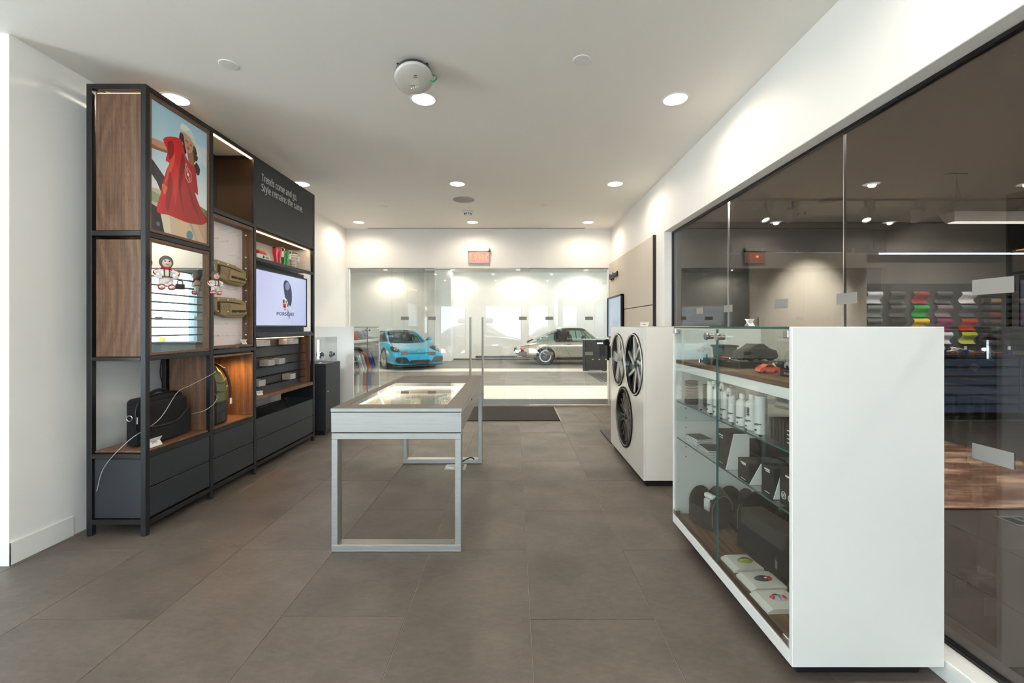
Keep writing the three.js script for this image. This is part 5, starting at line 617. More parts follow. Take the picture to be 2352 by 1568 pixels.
// ---------------------------------------------------------------- showroom beyond the glass
{
  const SX0 = -9, SX1 = 6.2, D0 = DB + 0.12, D1 = 17.7, SH = 3.62, st = mat(null, 0.5, { map: TX.stone }), pale = mat([232, 226, 214], 0.35), band = mat([236, 230, 220], 0.4);
  structure('showroom_floor', [B(SX0, SX1, -0.12, -0.004, D0 - 0.02, D1, 0)], mat([190, 184, 172], 0.7));
  const fl = scene.getObjectByName('showroom_floor'); const plate = (n, g, m) => W(n, g, m, fl);
  for (let i = 0; i < 22; i++) for (let j = 0; j < 5; j++) { const x = -5 + i * 0.4, d = D0 + 0.0 + j * 0.49; if (x < 4) plate('pale_tile', [B(x + 0.002, x + 0.398, -0.01, 0, d + 0.002, d + 0.488, 0.001)], pale); }
  for (let i = 0; i < 13; i++) { const x = -8.6 + i * 1.2; if (x + 1.2 > SX1 + 0.3) continue; for (const [a, b] of [[9.945, 11.5], [11.5, 13.05], [14.02, 15.7], [15.7, D1]]) plate('stone_slab', [B(x + 0.002, x + 1.198, -0.01, 0, a + 0.002, b - 0.002, 0.001)], st); plate('pale_band', [B(x, x + 1.2, -0.01, 0, 13.06, 14.01, 0)], band); }
  structure('wall_showroom', [B(SX0, SX1, 0, SH, D1, D1 + 0.15, 0), B(SX0 - 0.15, SX0, 0, SH, D0, D1, 0)], M.wall);
  structure('baseboard_showroom', [B(-1.6, SX1, 0.08, 0.16, D1 - 0.015, D1), B(SX0, SX1, 0, 0.05, D1 - 0.02, D1)], M.slate);
  structure('ceiling_showroom', [B(SX0, SX1 + 0.3, SH, SH + 0.12, D0, D1 + 0.15, 0)], mat([206, 204, 198], 0.8));
  const col = structure('column_1', [B(-3.15, -2.5, 0, SH, 16.9, 17.6, 0.01)], M.wall);
  // window wall of the showroom with dark horizontal bars, daylight behind (seen in the mirror)
  const win = structure('window_5', [B(SX1, SX1 + 0.2, 0, 0.15, D0, D1, 0), B(SX1, SX1 + 0.2, 3.2, SH + 0.1, D0, D1, 0), B(SX1, SX1 + 0.3, 0, SH, 14.9, D1, 0), B(SX1, SX1 + 0.2, 0, SH, D0, 8.1, 0)], mat([120, 130, 138], 0.5));
  W('pane', [B(SX1 + 0.1, SX1 + 0.108, 0.15, 3.2, 8.1, 14.9, 0)], M.glass, win); for (let k = 0; k < 12; k++) W('bar', [B(SX1 - 0.03, SX1 + 0.03, 0.28 + k * 0.262, 0.33 + k * 0.262, 8.1, 17.5, 0.002)], mat([46, 50, 54], 0.5), win);
  for (const [k, x] of [-5.1, -2.44, 0.16, 2.84].entries()) { downlight(x, 16.9, SH, `showroom downlight washing far wall, ${['above the blue car end', 'over the white column', 'over the rear of silver car', 'over the nose of silver car'][k]}`, 'showroom wall washers', 4, true, WARM, 0.7); }
  for (const x of [-5.5, -2.2, 1.1, 4.2]) for (const d of [9.2, 12.6]) downlight(x, d, SH, `showroom ceiling downlight over ${d < 10 ? 'the pale tile walkway' : 'the stone floor'} on line ${x < -4 ? 'one' : x < 0 ? 'two' : x < 3 ? 'three' : 'four'} from blue car side`, 'showroom ceiling lights', 7, true, WARM, 0.7);
  const s = thing('slot_vent', 'dark linear vent in the showroom ceiling', 'air vent', P(-4.9, SH, 16.6)); L('slot', [C(0, -0.002, 0, 1.1, 0.004, 0.05)], M.slate, s); dup(s, P(-1.7, SH, 16.6), 0, 'dark linear vent over the column in showroom'); dup(s, P(1.0, SH, 16.6), 0, 'dark linear vent above the silver car');
  // black information stand in front of the silver car
  const k = thing('info_stand', 'black upright stand with lit nameplate in front of silver car', 'stand', P(2.55, 0, 13.3)); L('body', [C(0, 0.5, 0, 0.8, 0.94, 0.24, 0.01)], mat([30, 31, 33], 0.45), k); L('side_rail', [C(-0.39, 0.48, 0.12, 0.06, 0.96, 0.04)], M.charcoal, k); L('top', [C(0, 0.975, 0, 0.84, 0.03, 0.28)], M.steel, k); L('foot', [C(-0.3, 0.02, 0, 0.1, 0.04, 0.26), C(0.25, 0.02, 0, 0.1, 0.04, 0.26)], M.black, k); L('nameplate_light', [C(0.1, 0.86, 0.122, 0.18, 0.03, 0.004)], glow(new THREE.Color(0.9, 0.9, 1), 2), k); L('groove', [C(-0.05, 0.7, 0.121, 0.006, 0.16, 0.002), C(0.15, 0.7, 0.121, 0.006, 0.16, 0.002)], M.blackMat, k); for (const [x, c] of [[-0.12, [226, 220, 60]], [0.08, [226, 226, 226]], [0.28, [226, 226, 226]]]) L('icon_light', [C(x, 0.36, 0.122, 0.045, 0.03, 0.003)], mat(c, 0.5), k);
  const g = thing('floor_grille', 'dark slatted floor grille before the black stand', 'grille', P(2.6, 0, 11.5)); for (let i = 0; i < 9; i++) L('slat', [C(0.1 * i - 0.4, 0.008, 0, 0.07, 0.014, 2.0)], mat([70, 70, 74], 0.5), g); L('frame', [C(0, 0.006, 1.02, 0.9, 0.012, 0.04), C(0, 0.006, -1.02, 0.9, 0.012, 0.04)], M.steel, g);
  const c = thing('reception_counter', 'dark reception counter near the barred showroom window', 'counter', P(4.3, 0, 11.6)); L('front', [C(0, 0.46, 0, 1.4, 0.92, 0.5, 0.01)], mat([66, 70, 70], 0.5), c); L('top', [C(0, 0.945, 0, 1.5, 0.04, 0.6)], M.slate, c);
  const pol = thing('bollard', 'yellow bollard outside the barred showroom window', 'bollard', P(7.0, -0.13, 14.4)); L('post', [cyl(V(0, 0, 0), V(0, 1.1, 0), 0.09), ball(0, 1.1, 0, 0.09)], mat([216, 190, 50], 0.6), pol); L('base', [cyl(V(0, 0, 0), V(0, 0.04, 0), 0.13)], M.slate, pol);
}
// ---------------------------------------------------------------- cars: lofted bodies, arches cut out, glass and lamps laid on the surface
const lerpT = (tab, z) => { let i = 0; while (i < tab.length - 2 && z > tab[i + 1][0]) i++; const a = tab[i], b = tab[i + 1], n = tab.length; const p0 = tab[Math.max(0, i - 1)], p3 = tab[Math.min(n - 1, i + 2)]; const t = Math.max(0, Math.min(1, (z - a[0]) / (b[0] - a[0])));
  return a.slice(1).map((v, k) => { const m1 = (b[k + 1] - p0[k + 1]) / (b[0] - p0[0]) * (b[0] - a[0]), m2 = (p3[k + 1] - a[k + 1]) / (p3[0] - a[0]) * (b[0] - a[0]); const t2 = t * t, t3 = t2 * t; return (2 * t3 - 3 * t2 + 1) * v + (t3 - 2 * t2 + t) * m1 + (-2 * t3 + 3 * t2) * b[k + 1] + (t3 - t2) * m2; }); };
function loftGrid(rows, closed) {   // rows of equal length, each row a line of points; smooth normals
  const n = rows[0].length, pos = [], idx = []; rows.forEach((r) => r.forEach((p) => pos.push(p.x, p.y, p.z))); for (let i = 0; i + 1 < rows.length; i++) for (let j = 0; j < (closed ? n : n - 1); j++) { const a = i * n + j, b = i * n + (j + 1) % n, c = a + n, d = b + n; idx.push(a, b, c, b, d, c); }
  const g = new THREE.BufferGeometry(); g.setAttribute('position', new THREE.Float32BufferAttribute(pos, 3)); g.setIndex(idx); g.computeVertexNormals(); g.setAttribute('uv', new THREE.Float32BufferAttribute(new Float32Array(pos.length / 3 * 2), 2)); return g;
}
function bodyLoft(tab, crest, e1 = 0.3, e2 = 0.45) {   // tab rows: z, half width, bottom, middle, top
  const z0 = tab[0][0], z1 = tab[tab.length - 1][0], N = 44, K = 40, rows = []; rows.push(null);
  for (let i = 0; i <= N; i++) { const z = z0 + (z1 - z0) * (0.5 - 0.5 * Math.cos(i / N * Math.PI)), [w, b, m, t] = lerpT(tab, z), r = []; for (let j = 0; j < K; j++) { const a = j / K * Math.PI * 2, c = Math.cos(a), s = Math.sin(a), x = w * Math.sign(c) * Math.abs(c) ** e1; let y = m + (s > 0 ? (t - m) * s ** e2 : -(m - b) * (-s) ** 0.35); if (s > 0) y += crest(z) * Math.exp(-(((Math.abs(x) / w - 0.8) / 0.13) ** 2)) * Math.min(1, s * 1.5); r.push(V(x, y, z)); } rows.push(r); }
  const cap = (r) => { const c = V(0, 0, 0); r.forEach((p) => c.add(p)); c.multiplyScalar(1 / r.length); return r.map(() => c.clone()); }; rows[0] = cap(rows[1]); rows.push(cap(rows[rows.length - 1])); return loftGrid(rows, true);
}
const ev = new Evaluator(); ev.attributes = ['position', 'normal', 'uv'];
function cutArches(g, list) { let b = new Brush(g); b.updateMatrixWorld(); for (const [z, y, r, x] of list) for (const s of [-1, 1]) { const c = new THREE.CylinderGeometry(r, r, 0.5, 36); c.rotateZ(Math.PI / 2); c.translate(s * (x + 0.25), y, z); const k = new Brush(c); k.updateMatrixWorld(); b = ev.evaluate(b, k, SUBTRACTION); b.updateMatrixWorld(); } return clean(b.geometry); }
const ray = new THREE.Raycaster();
function onto(mesh, pts, axis, sign, lift, rings = 5) {   // lay a star-shaped outline onto a surface; axis 'x' or 'z' is the direction looked along
  const hit = (a, b) => { const far = 6; const o = axis === 'z' ? V(a, b, sign * far) : V(sign * far, b, a), dir = axis === 'z' ? V(0, 0, -sign) : V(-sign, 0, 0); ray.set(o, dir); const h = ray.intersectObject(mesh, false); return h.length ? h[0].point.clone().addScaledVector(h[0].face.normal.dot(dir) > 0 ? h[0].face.normal.clone().negate() : h[0].face.normal, lift).addScaledVector(dir, -lift * 0.5) : null; };
  const cx = pts.reduce((q, p) => q + p[0], 0) / pts.length, cy = pts.reduce((q, p) => q + p[1], 0) / pts.length, curve = new THREE.CatmullRomCurve3(pts.map(([a, b]) => V(a, b, 0)), true, 'catmullrom', 0.15).getPoints(pts.length * 5);
  let last = hit(cx, cy) ?? V(axis === 'z' ? cx : sign, cy, axis === 'z' ? sign * 2 : cx); const rows = []; for (let k = 0; k <= rings; k++) rows.push(curve.map((p) => { const q = k / rings, a = cx + (p.x - cx) * q, b = cy + (p.y - cy) * q, h = hit(a, b); if (h) last = h; else { last = last.clone(); if (axis === 'z') { last.x = a; last.y = b; } else { last.z = a; last.y = b; } } return last; })); const g = loftGrid(rows, false); return clean(g);
}
function carWheel(root, x, y, z, R, wdt, o) {
  const w = new THREE.Group(); w.name = 'wheel'; root.add(w); w.position.set(x, y, z); w.rotation.y = x > 0 ? Math.PI / 2 : -Math.PI / 2; const T = (g) => move(g, 0, 0, 0, 0, Math.PI / 2), rim = R * o.rim;
  L('tyre', [T(lathe([[rim, 0.0], [R * 0.97, 0.0], [R, -0.03], [R, -wdt + 0.03], [R * 0.97, -wdt], [rim, -wdt]], 40))], M.rubber, w);
  if (o.classic) { L('rim', [T(lathe([[rim, 0.0], [rim * 0.97, 0.012], [rim * 0.86, 0.0], [rim * 0.82, -0.03]], 40))], mat([222, 220, 214], 0.3, { metalness: 0.6 }), w); L('centre', [T(lathe([[rim * 0.82, -0.03], [rim * 0.7, -0.015], [0.05, -0.03], [0, -0.028]], 40))], mat([40, 46, 52], 0.4), w); L('hub_hole', [0, 1, 2, 3, 4].map((k) => cyl(V(rim * 0.5 * Math.cos(k * 1.257), rim * 0.5 * Math.sin(k * 1.257), -0.03), V(rim * 0.5 * Math.cos(k * 1.257), rim * 0.5 * Math.sin(k * 1.257), -0.008), 0.028, 0.028, 12)), M.black, w); L('lug', [0, 1, 2, 3, 4].map((k) => ball(0.06 * Math.cos(k * 1.257 + 0.6), 0.06 * Math.sin(k * 1.257 + 0.6), -0.018, 0.014)), M.chrome, w); }
  else { L('rim', [T(lathe([[rim, 0.0], [rim * 0.95, 0.01], [rim * 0.9, -0.02], [rim * 0.86, -0.1]], 40))], o.metal, w); L('brake_disc', [T(lathe([[0.0, -0.1], [rim * 0.86, -0.1]], 32))], mat([52, 52, 54], 0.5, { metalness: 0.4 }), w); const sp = []; for (let k = 0; k < 5; k++) for (const s of [-1, 1]) sp.push(move(slab([[-0.014 + s * 0.015, 0.03], [-0.014 + s * 0.045, rim * 0.94], [0.014 + s * 0.045, rim * 0.94], [0.014 + s * 0.015, 0.03]], 0.02, 0.004).translate(0, 0, -0.03), 0, 0, 0, 0, 0, k * 1.257)); L('spokes', sp, o.metal, w); L('hub', [cyl(V(0, 0, -0.035), V(0, 0, -0.004), 0.05, 0.045, 20)], M.darkMetal, w); }
}
const carGlass = pane([196, 212, 206]);
function car(name, label, pos, turn, o) {
  const t = thing(name, label, 'car', pos, turn, o.group), paint = mat(o.paint, 0.22, { metalness: o.metal ?? 0.2, clearcoat: 1, clearcoatRoughness: 0.03 });
  const raw = bodyLoft(o.body, o.crest, o.e1, o.e2), body = L('body', [cutArches(raw, o.wheels.flatMap(([z, y, r, x]) => [[z, y, r + o.gap, o.cut ?? 0.5]]))], paint, t); const solid = new THREE.Mesh(raw, new THREE.MeshBasicMaterial({ side: THREE.DoubleSide }));
  for (const [z, y, r, x, wd] of o.wheels) { for (const s of [-1, 1]) carWheel(t, s * x, y, z, r, wd, o.wheel); L('wheel_arch_liner', [move(new THREE.CylinderGeometry(r + o.gap - 0.002, r + o.gap - 0.002, 2 * x - 0.15, 32, 1, true).rotateZ(Math.PI / 2), 0, y, z), move(new THREE.CylinderGeometry(0.06, 0.06, 2 * x - 0.3, 12).rotateZ(Math.PI / 2), 0, y, z)], M.blackMat, t); }
  // greenhouse: rows z, half width at the belt, belt height, roof height
  const gt = o.house, K = 21, rows = [], z0 = gt[0][0], z1 = gt[gt.length - 1][0], N = 30, at = (z, a) => { const [w, b, r] = lerpT(gt, z), c = Math.cos(a), s = Math.sin(a); return V(w * Math.sign(c) * Math.abs(c) ** 0.55 * (1 - 0.16 * Math.max(0, s) ** 1.5), b + (r - b) * Math.max(0, s) ** 0.75, z); };
  for (let i = 0; i <= N; i++) rows.push(Array.from({ length: K }, (_, j) => at(z0 + (z1 - z0) * i / N, j / (K - 1) * Math.PI))); L('windows', [clean(loftGrid(rows, false))], o.tinted ? mat(o.tinted, 0.05, { clearcoat: 1 }) : carGlass, t);
  const shell = (n, za, zb, a0, a1, m, k = 1.006) => { const r2 = []; for (let i = 0; i <= 16; i++) r2.push(Array.from({ length: 13 }, (_, j) => { const z = za + (zb - za) * i / 16, p = at(z, a0 + (a1 - a0) * j / 12); p.x *= k; p.y += 0.006; return p; })); return L(n, [clean(loftGrid(r2, false))], m, t); };
  for (const [n, za, zb, a0, a1, which] of o.shells) { const m = which === 'paint' ? paint : which === 'black' ? M.blackMat : which; shell(n, za, zb, a0, a1, m); if (Math.abs(a0 + a1 - Math.PI) > 0.01) shell(n, za, zb, Math.PI - a0, Math.PI - a1, m); }
  const rod = (n, list, r, m) => { for (const s of [-1, 1]) L(n, [tube(list.map(([z, a]) => { const p = at(z, a); return V(s * p.x * 1.004, p.y + 0.003, p.z); }), r, 16, 8)], m === 'paint' ? paint : m, t); }; for (const [n, list, r, m] of o.rods) rod(n, list, r, m);
  for (const [n, pts, axis, sign, lift, m, both] of o.patches) { const mm = m === 'paint' ? paint : m; L(n, [onto(solid, pts, axis, sign, lift)], mm, t); if (both) { const q = axis === 'z' ? pts.map(([a, b]) => [-a, b]) : pts; L(n, [onto(solid, q, axis, axis === 'x' ? -sign : sign, lift)], mm, t); } }
  for (const [n, gs, m] of o.extra) L(n, gs, m === 'paint' ? paint : m, t); for (const s of [-1, 1]) { const mr = L('mirror', [move(ball(0, 0, 0, 0.09, 0.06, 0.06), s * (o.mirror[0] + 0.08), o.mirror[1], o.mirror[2])], o.mirror[3] === 'black' ? M.black : paint, t); L('mirror_arm', [cyl(V(s * (o.mirror[0] - 0.06), o.mirror[1] - 0.05, o.mirror[2] + 0.02), V(s * (o.mirror[0] + 0.05), o.mirror[1] - 0.02, o.mirror[2]), 0.02)], M.black, mr); L('mirror_glass', [move(ball(0, 0, 0, 0.075, 0.05, 0.02), s * (o.mirror[0] + 0.08), o.mirror[1], o.mirror[2] - 0.055)], M.mirror, mr); }
  for (const s of [-1, 1]) { const st = L('seat', [move(RB(0, 0, 0, 0.42, 0.5, 0.14, 0.06), s * 0.36, o.seat[0], o.seat[1], 0, -0.25), RB(s * 0.36, o.seat[0] + 0.3, o.seat[1] - 0.08, 0.22, 0.14, 0.1, 0.05)], mat([40, 38, 38], 0.8), t); } L('dashboard', [RB(0, o.seat[0] - 0.06, o.seat[1] + 0.95, 1.2, 0.12, 0.3, 0.05)], M.black, t); L('steering_wheel', [move(clean(new THREE.TorusGeometry(0.17, 0.018, 8, 28)), 0.36, o.seat[0] + 0.03, o.seat[1] + 0.72, 0, -0.35)], M.black, t);
  return t;
}
const lampM = mat([30, 32, 36], 0.08, { clearcoat: 1 }), HALF = Math.PI / 2;
const carBlue = car('sports_car', 'bright turquoise blue sports coupe parked in the showroom', P(-4.18, 0.001, 15.35), 0.58, {
  paint: [0, 156, 200], metal: 0.1, gap: 0.025, wheels: [[1.27, 0.335, 0.335, 0.885, 0.25], [-1.21, 0.345, 0.345, 0.905, 0.3]], wheel: { rim: 0.74, metal: mat([206, 202, 196], 0.3, { metalness: 0.85 }) },
  body: [[-2.17, 0.66, 0.38, 0.58, 0.74], [-2.1, 0.8, 0.3, 0.58, 0.84], [-1.8, 0.9, 0.24, 0.58, 0.92], [-1.2, 0.92, 0.17, 0.56, 0.93], [-0.4, 0.89, 0.15, 0.54, 0.9], [0.4, 0.88, 0.15, 0.53, 0.88], [0.95, 0.89, 0.15, 0.52, 0.84], [1.35, 0.9, 0.15, 0.5, 0.745], [1.75, 0.88, 0.15, 0.46, 0.655], [2.02, 0.84, 0.15, 0.4, 0.575], [2.17, 0.77, 0.16, 0.37, 0.51], [2.24, 0.66, 0.19, 0.35, 0.455]],
  crest: (z) => 0.085 * Math.exp(-(((z - 1.3) / 0.6) ** 2)) + 0.05 * Math.exp(-(((z + 1.2) / 0.6) ** 2)), e1: 0.26, e2: 0.5,
  house: [[-1.9, 0.5, 0.88, 0.9], [-1.5, 0.62, 0.88, 1.02], [-1.0, 0.7, 0.87, 1.16], [-0.5, 0.74, 0.86, 1.245], [-0.1, 0.75, 0.85, 1.27], [0.2, 0.75, 0.84, 1.245], [0.5, 0.74, 0.83, 1.14], [0.8, 0.71, 0.81, 0.98], [1.05, 0.66, 0.79, 0.84], [1.12, 0.62, 0.78, 0.8]],
  shells: [['roof', -1.05, 0.2, 0.95, Math.PI - 0.95, 'paint'], ['rear_quarter', -1.9, -0.85, 0.0, 0.6, 'paint'], ['rear_deck', -1.9, -1.45, 0.5, Math.PI - 0.5, 'paint']],
  rods: [['windscreen_pillar', [[0.2, 0.98], [0.5, 0.78], [0.8, 0.6], [1.06, 0.25]], 0.04, 'paint'], ['roof_rail', [[0.2, 0.98], [-0.4, 0.9], [-1.0, 0.82], [-1.5, 0.7]], 0.035, 'paint'], ['door_frame', [[-0.35, 0.05], [-0.42, 0.4], [-0.5, 0.86]], 0.025, M.black]],
  mirror: [0.86, 0.94, 0.62, 'paint'], seat: [0.86, -0.1],
  patches: [
    ['headlight', [[0.5, 0.665], [0.6, 0.72], [0.72, 0.745], [0.79, 0.7], [0.8, 0.6], [0.7, 0.565], [0.58, 0.585]], 'z', 1, 0.006, lampM, true],
    ['side_intake', [[0.36, 0.26], [0.46, 0.22], [0.68, 0.235], [0.78, 0.3], [0.76, 0.41], [0.62, 0.43], [0.46, 0.41]], 'z', 1, 0.006, M.black, true],
    ['centre_intake', [[-0.3, 0.32], [0.3, 0.32], [0.4, 0.2], [-0.4, 0.2]], 'z', 1, 0.006, M.black, false],
    ['bonnet_seam', [[-0.5, 0.545], [0, 0.515], [0.5, 0.545], [0.5, 0.537], [0, 0.506], [-0.5, 0.537]], 'z', 1, 0.004, M.black, false],
    ['badge', [[-0.022, 0.58], [0.022, 0.58], [0.02, 0.55], [0, 0.535], [-0.02, 0.55]], 'z', 1, 0.007, mat([206, 190, 120], 0.3, { metalness: 0.7 }), false],
    ['door_seam', [[0.72, 0.35], [0.73, 0.8], [0.74, 0.8], [0.735, 0.35]], 'x', 1, 0.003, M.black, true], ['side_vent', [[-0.5, 0.62], [-0.62, 0.8], [-0.72, 0.82], [-0.64, 0.6]], 'x', 1, 0.005, M.black, true],
    ['tail_light', [[0.4, 0.68], [0.72, 0.72], [0.72, 0.66], [0.42, 0.63]], 'z', -1, 0.006, mat([140, 16, 18], 0.15), true]],
  extra: [['front_splitter', [slab([[-0.82, 2.06], [-0.6, 2.24], [0, 2.3], [0.6, 2.24], [0.82, 2.06], [0.7, 1.95], [-0.7, 1.95]], 0.02, 0.004).rotateX(HALF).translate(0, 0.16, 0)], M.black], ['headlight_bulb', [[0.63, 0.67], [0.72, 0.66], [0.68, 0.61]].flatMap(([x, y]) => [ball(x, y, 2.0 - (x - 0.6) * 0.9, 0.03), ball(-x, y, 2.0 - (x - 0.6) * 0.9, 0.03)]), M.chrome], ['rear_wing', [C(0, 1.12, -1.95, 1.3, 0.02, 0.22, 0.008), C(-0.45, 1.02, -1.92, 0.03, 0.2, 0.1), C(0.45, 1.02, -1.92, 0.03, 0.2, 0.1)], 'paint']] });
car('classic_car', 'silver classic sports car with black targa roof in showroom', P(2.19, 0.001, 16.05), HALF + 0.04, {
  paint: [190, 182, 168], metal: 0.55, gap: 0.035, wheels: [[1.16, 0.315, 0.315, 0.76, 0.19], [-1.11, 0.315, 0.315, 0.79, 0.22]], wheel: { rim: 0.68, classic: true },
  body: [[-2.12, 0.6, 0.34, 0.48, 0.6], [-2.02, 0.7, 0.3, 0.5, 0.68], [-1.75, 0.76, 0.26, 0.53, 0.77], [-1.3, 0.82, 0.22, 0.55, 0.83], [-0.9, 0.82, 0.2, 0.56, 0.86], [-0.4, 0.785, 0.19, 0.56, 0.86], [0.3, 0.78, 0.19, 0.56, 0.86], [0.9, 0.79, 0.2, 0.55, 0.84], [1.3, 0.79, 0.22, 0.53, 0.78], [1.8, 0.74, 0.26, 0.5, 0.66], [2.05, 0.66, 0.3, 0.46, 0.56], [2.14, 0.55, 0.34, 0.45, 0.52]],
  crest: (z) => 0.06 * Math.exp(-(((z - 1.5) / 0.5) ** 2)), e1: 0.34, e2: 0.6,
  house: [[-1.72, 0.5, 0.76, 0.78], [-1.4, 0.58, 0.81, 0.94], [-1.0, 0.64, 0.84, 1.12], [-0.65, 0.68, 0.85, 1.25], [-0.3, 0.7, 0.85, 1.305], [0.1, 0.7, 0.85, 1.315], [0.38, 0.7, 0.85, 1.29], [0.6, 0.69, 0.84, 1.13], [0.82, 0.66, 0.83, 0.93], [0.9, 0.64, 0.82, 0.86]],
  shells: [['targa_roof', -0.35, 0.42, 1.0, Math.PI - 1.0, 'black'], ['roll_bar', -0.62, -0.33, 0.0, HALF, 'black'], ['rear_lid', -1.72, -1.42, 0.0, Math.PI, 'paint']],
  rods: [['windscreen_pillar', [[0.42, 1.05], [0.6, 0.78], [0.8, 0.45], [0.88, 0.1]], 0.026, M.chrome], ['window_frame', [[-0.33, 0.95], [0.0, 0.98], [0.38, 1.0]], 0.02, M.black], ['quarter_bar', [[0.28, 0.05], [0.24, 0.5], [0.2, 0.95]], 0.014, M.black], ['rear_glass_frame', [[-0.62, 0.9], [-1.0, 0.75], [-1.4, 0.5]], 0.014, M.black]],
  mirror: [0.78, 0.93, 0.55, 'black'], seat: [0.84, -0.15],
  patches: [['rear_bumper', [[-2.16, 0.56], [-1.88, 0.52], [-1.86, 0.4], [-2.16, 0.4]], 'x', 1, 0.02, M.blackMat, true], ['tail_light', [[-2.0, 0.6], [-1.83, 0.62], [-1.82, 0.57], [-1.99, 0.55]], 'x', 1, 0.012, mat([190, 20, 20], 0.15), true], ['door_seam', [[-0.42, 0.84], [-0.4, 0.6], [-0.392, 0.6], [-0.412, 0.84]], 'x', 1, 0.004, M.black, true], ['door_seam', [[-0.4, 0.6], [-0.2, 0.3], [-0.188, 0.3], [-0.39, 0.6]], 'x', 1, 0.004, M.black, true], ['sill_strip', [[-0.7, 0.27], [0.75, 0.27], [0.75, 0.23], [-0.7, 0.23]], 'x', 1, 0.006, M.black, true], ['door_handle', [[-0.32, 0.745], [-0.18, 0.755], [-0.18, 0.735], [-0.32, 0.725]], 'x', 1, 0.015, M.black, true], ['rear_plate', [[-0.3, 0.62], [0.3, 0.62], [0.3, 0.55], [-0.3, 0.55]], 'z', -1, 0.01, mat([150, 16, 18], 0.2), false]],
  extra: [['bumper_bar', [RB(0, 0.46, -2.12, 1.2, 0.12, 0.12, 0.04)], M.blackMat], ['engine_grille', [move(C(0, 0, 0, 0.5, 0.02, 0.24), 0, 0.855, -1.6, 0, -0.38)], M.blackMat], ['mud_flap', [C(-0.72, 0.22, -0.72, 0.14, 0.22, 0.012), C(0.72, 0.22, -0.72, 0.14, 0.22, 0.012)], M.rubber], ['headlight', [ball(-0.56, 0.68, 1.95, 0.1), ball(0.56, 0.68, 1.95, 0.1)], M.chrome], ['exhaust', [cyl(V(-0.45, 0.28, -2.1), V(-0.45, 0.28, -1.8), 0.035)], M.chrome]] });
// parked cars outside, seen only through windows and reflections
const suv = (pos, turn, paint, label, box) => { const c = car('parked_car', label, pos, turn, { group: 'cars parked outside', paint, gap: 0.04, wheels: [[1.45, 0.37, 0.37, 0.86, 0.25], [-1.45, 0.37, 0.37, 0.86, 0.25]], wheel: { rim: 0.72, metal: mat([196, 196, 198], 0.3, { metalness: 0.85 }) }, tinted: [36, 40, 46],
  body: [[-2.4, 0.75, 0.45, 0.7, 0.95], [-2.2, 0.9, 0.34, 0.7, 1.05], [-1.2, 0.96, 0.26, 0.68, 1.1], [0.6, 0.96, 0.26, 0.68, 1.08], [1.3, 0.96, 0.26, 0.66, 1.02], [2.0, 0.92, 0.28, 0.6, 0.88], [2.35, 0.78, 0.32, 0.56, 0.72]], crest: () => 0.02, e1: 0.26, e2: 0.4,
  house: [[-2.2, 0.7, 1.02, 1.06], [-1.8, 0.8, 1.05, 1.4], [-1.0, 0.84, 1.06, 1.62], [0, 0.84, 1.06, 1.66], [0.6, 0.82, 1.05, 1.52], [1.1, 0.78, 1.03, 1.22], [1.35, 0.72, 1.0, 1.02]], shells: [['roof', -1.5, 0.45, 0.9, Math.PI - 0.9, 'paint']], rods: [['pillar', [[0.45, 0.92], [0.9, 0.6], [1.3, 0.2]], 0.04, 'paint']], mirror: [0.94, 1.1, 0.9, 'paint'], seat: [1.0, -0.2],
  patches: [['headlight', [[0.55, 0.78], [0.8, 0.84], [0.84, 0.74], [0.6, 0.7]], 'z', 1, 0.006, M.chrome, true], ['grille', [[-0.5, 0.6], [0.5, 0.6], [0.4, 0.4], [-0.4, 0.4]], 'z', 1, 0.006, M.black, false]], extra: box ? [['roof_box', [RB(0, 1.83, -0.3, 0.8, 0.3, 1.9, 0.12, 3)], M.black], ['roof_rack', [C(0, 1.69, 0.2, 1.2, 0.03, 0.06), C(0, 1.69, -0.8, 1.2, 0.03, 0.06)], M.darkMetal]] : [] }); return c; };
suv(P(8.7, -0.129, 12.6), 0.12, [34, 50, 84], 'dark blue car parked outside the barred showroom window', false);
suv(P(-1.8, -0.129, -8.4), HALF, [52, 54, 58], 'dark car with roof box parked outside the storefront', true); suv(P(3.05, -0.129, -8.1), HALF, [70, 72, 76], 'grey car parked outside next to the one with roof box', false); suv(P(-6.6, -0.129, -8.6), HALF, [40, 42, 46], 'black car parked outside behind the one with roof box', false);
console.log('cars');

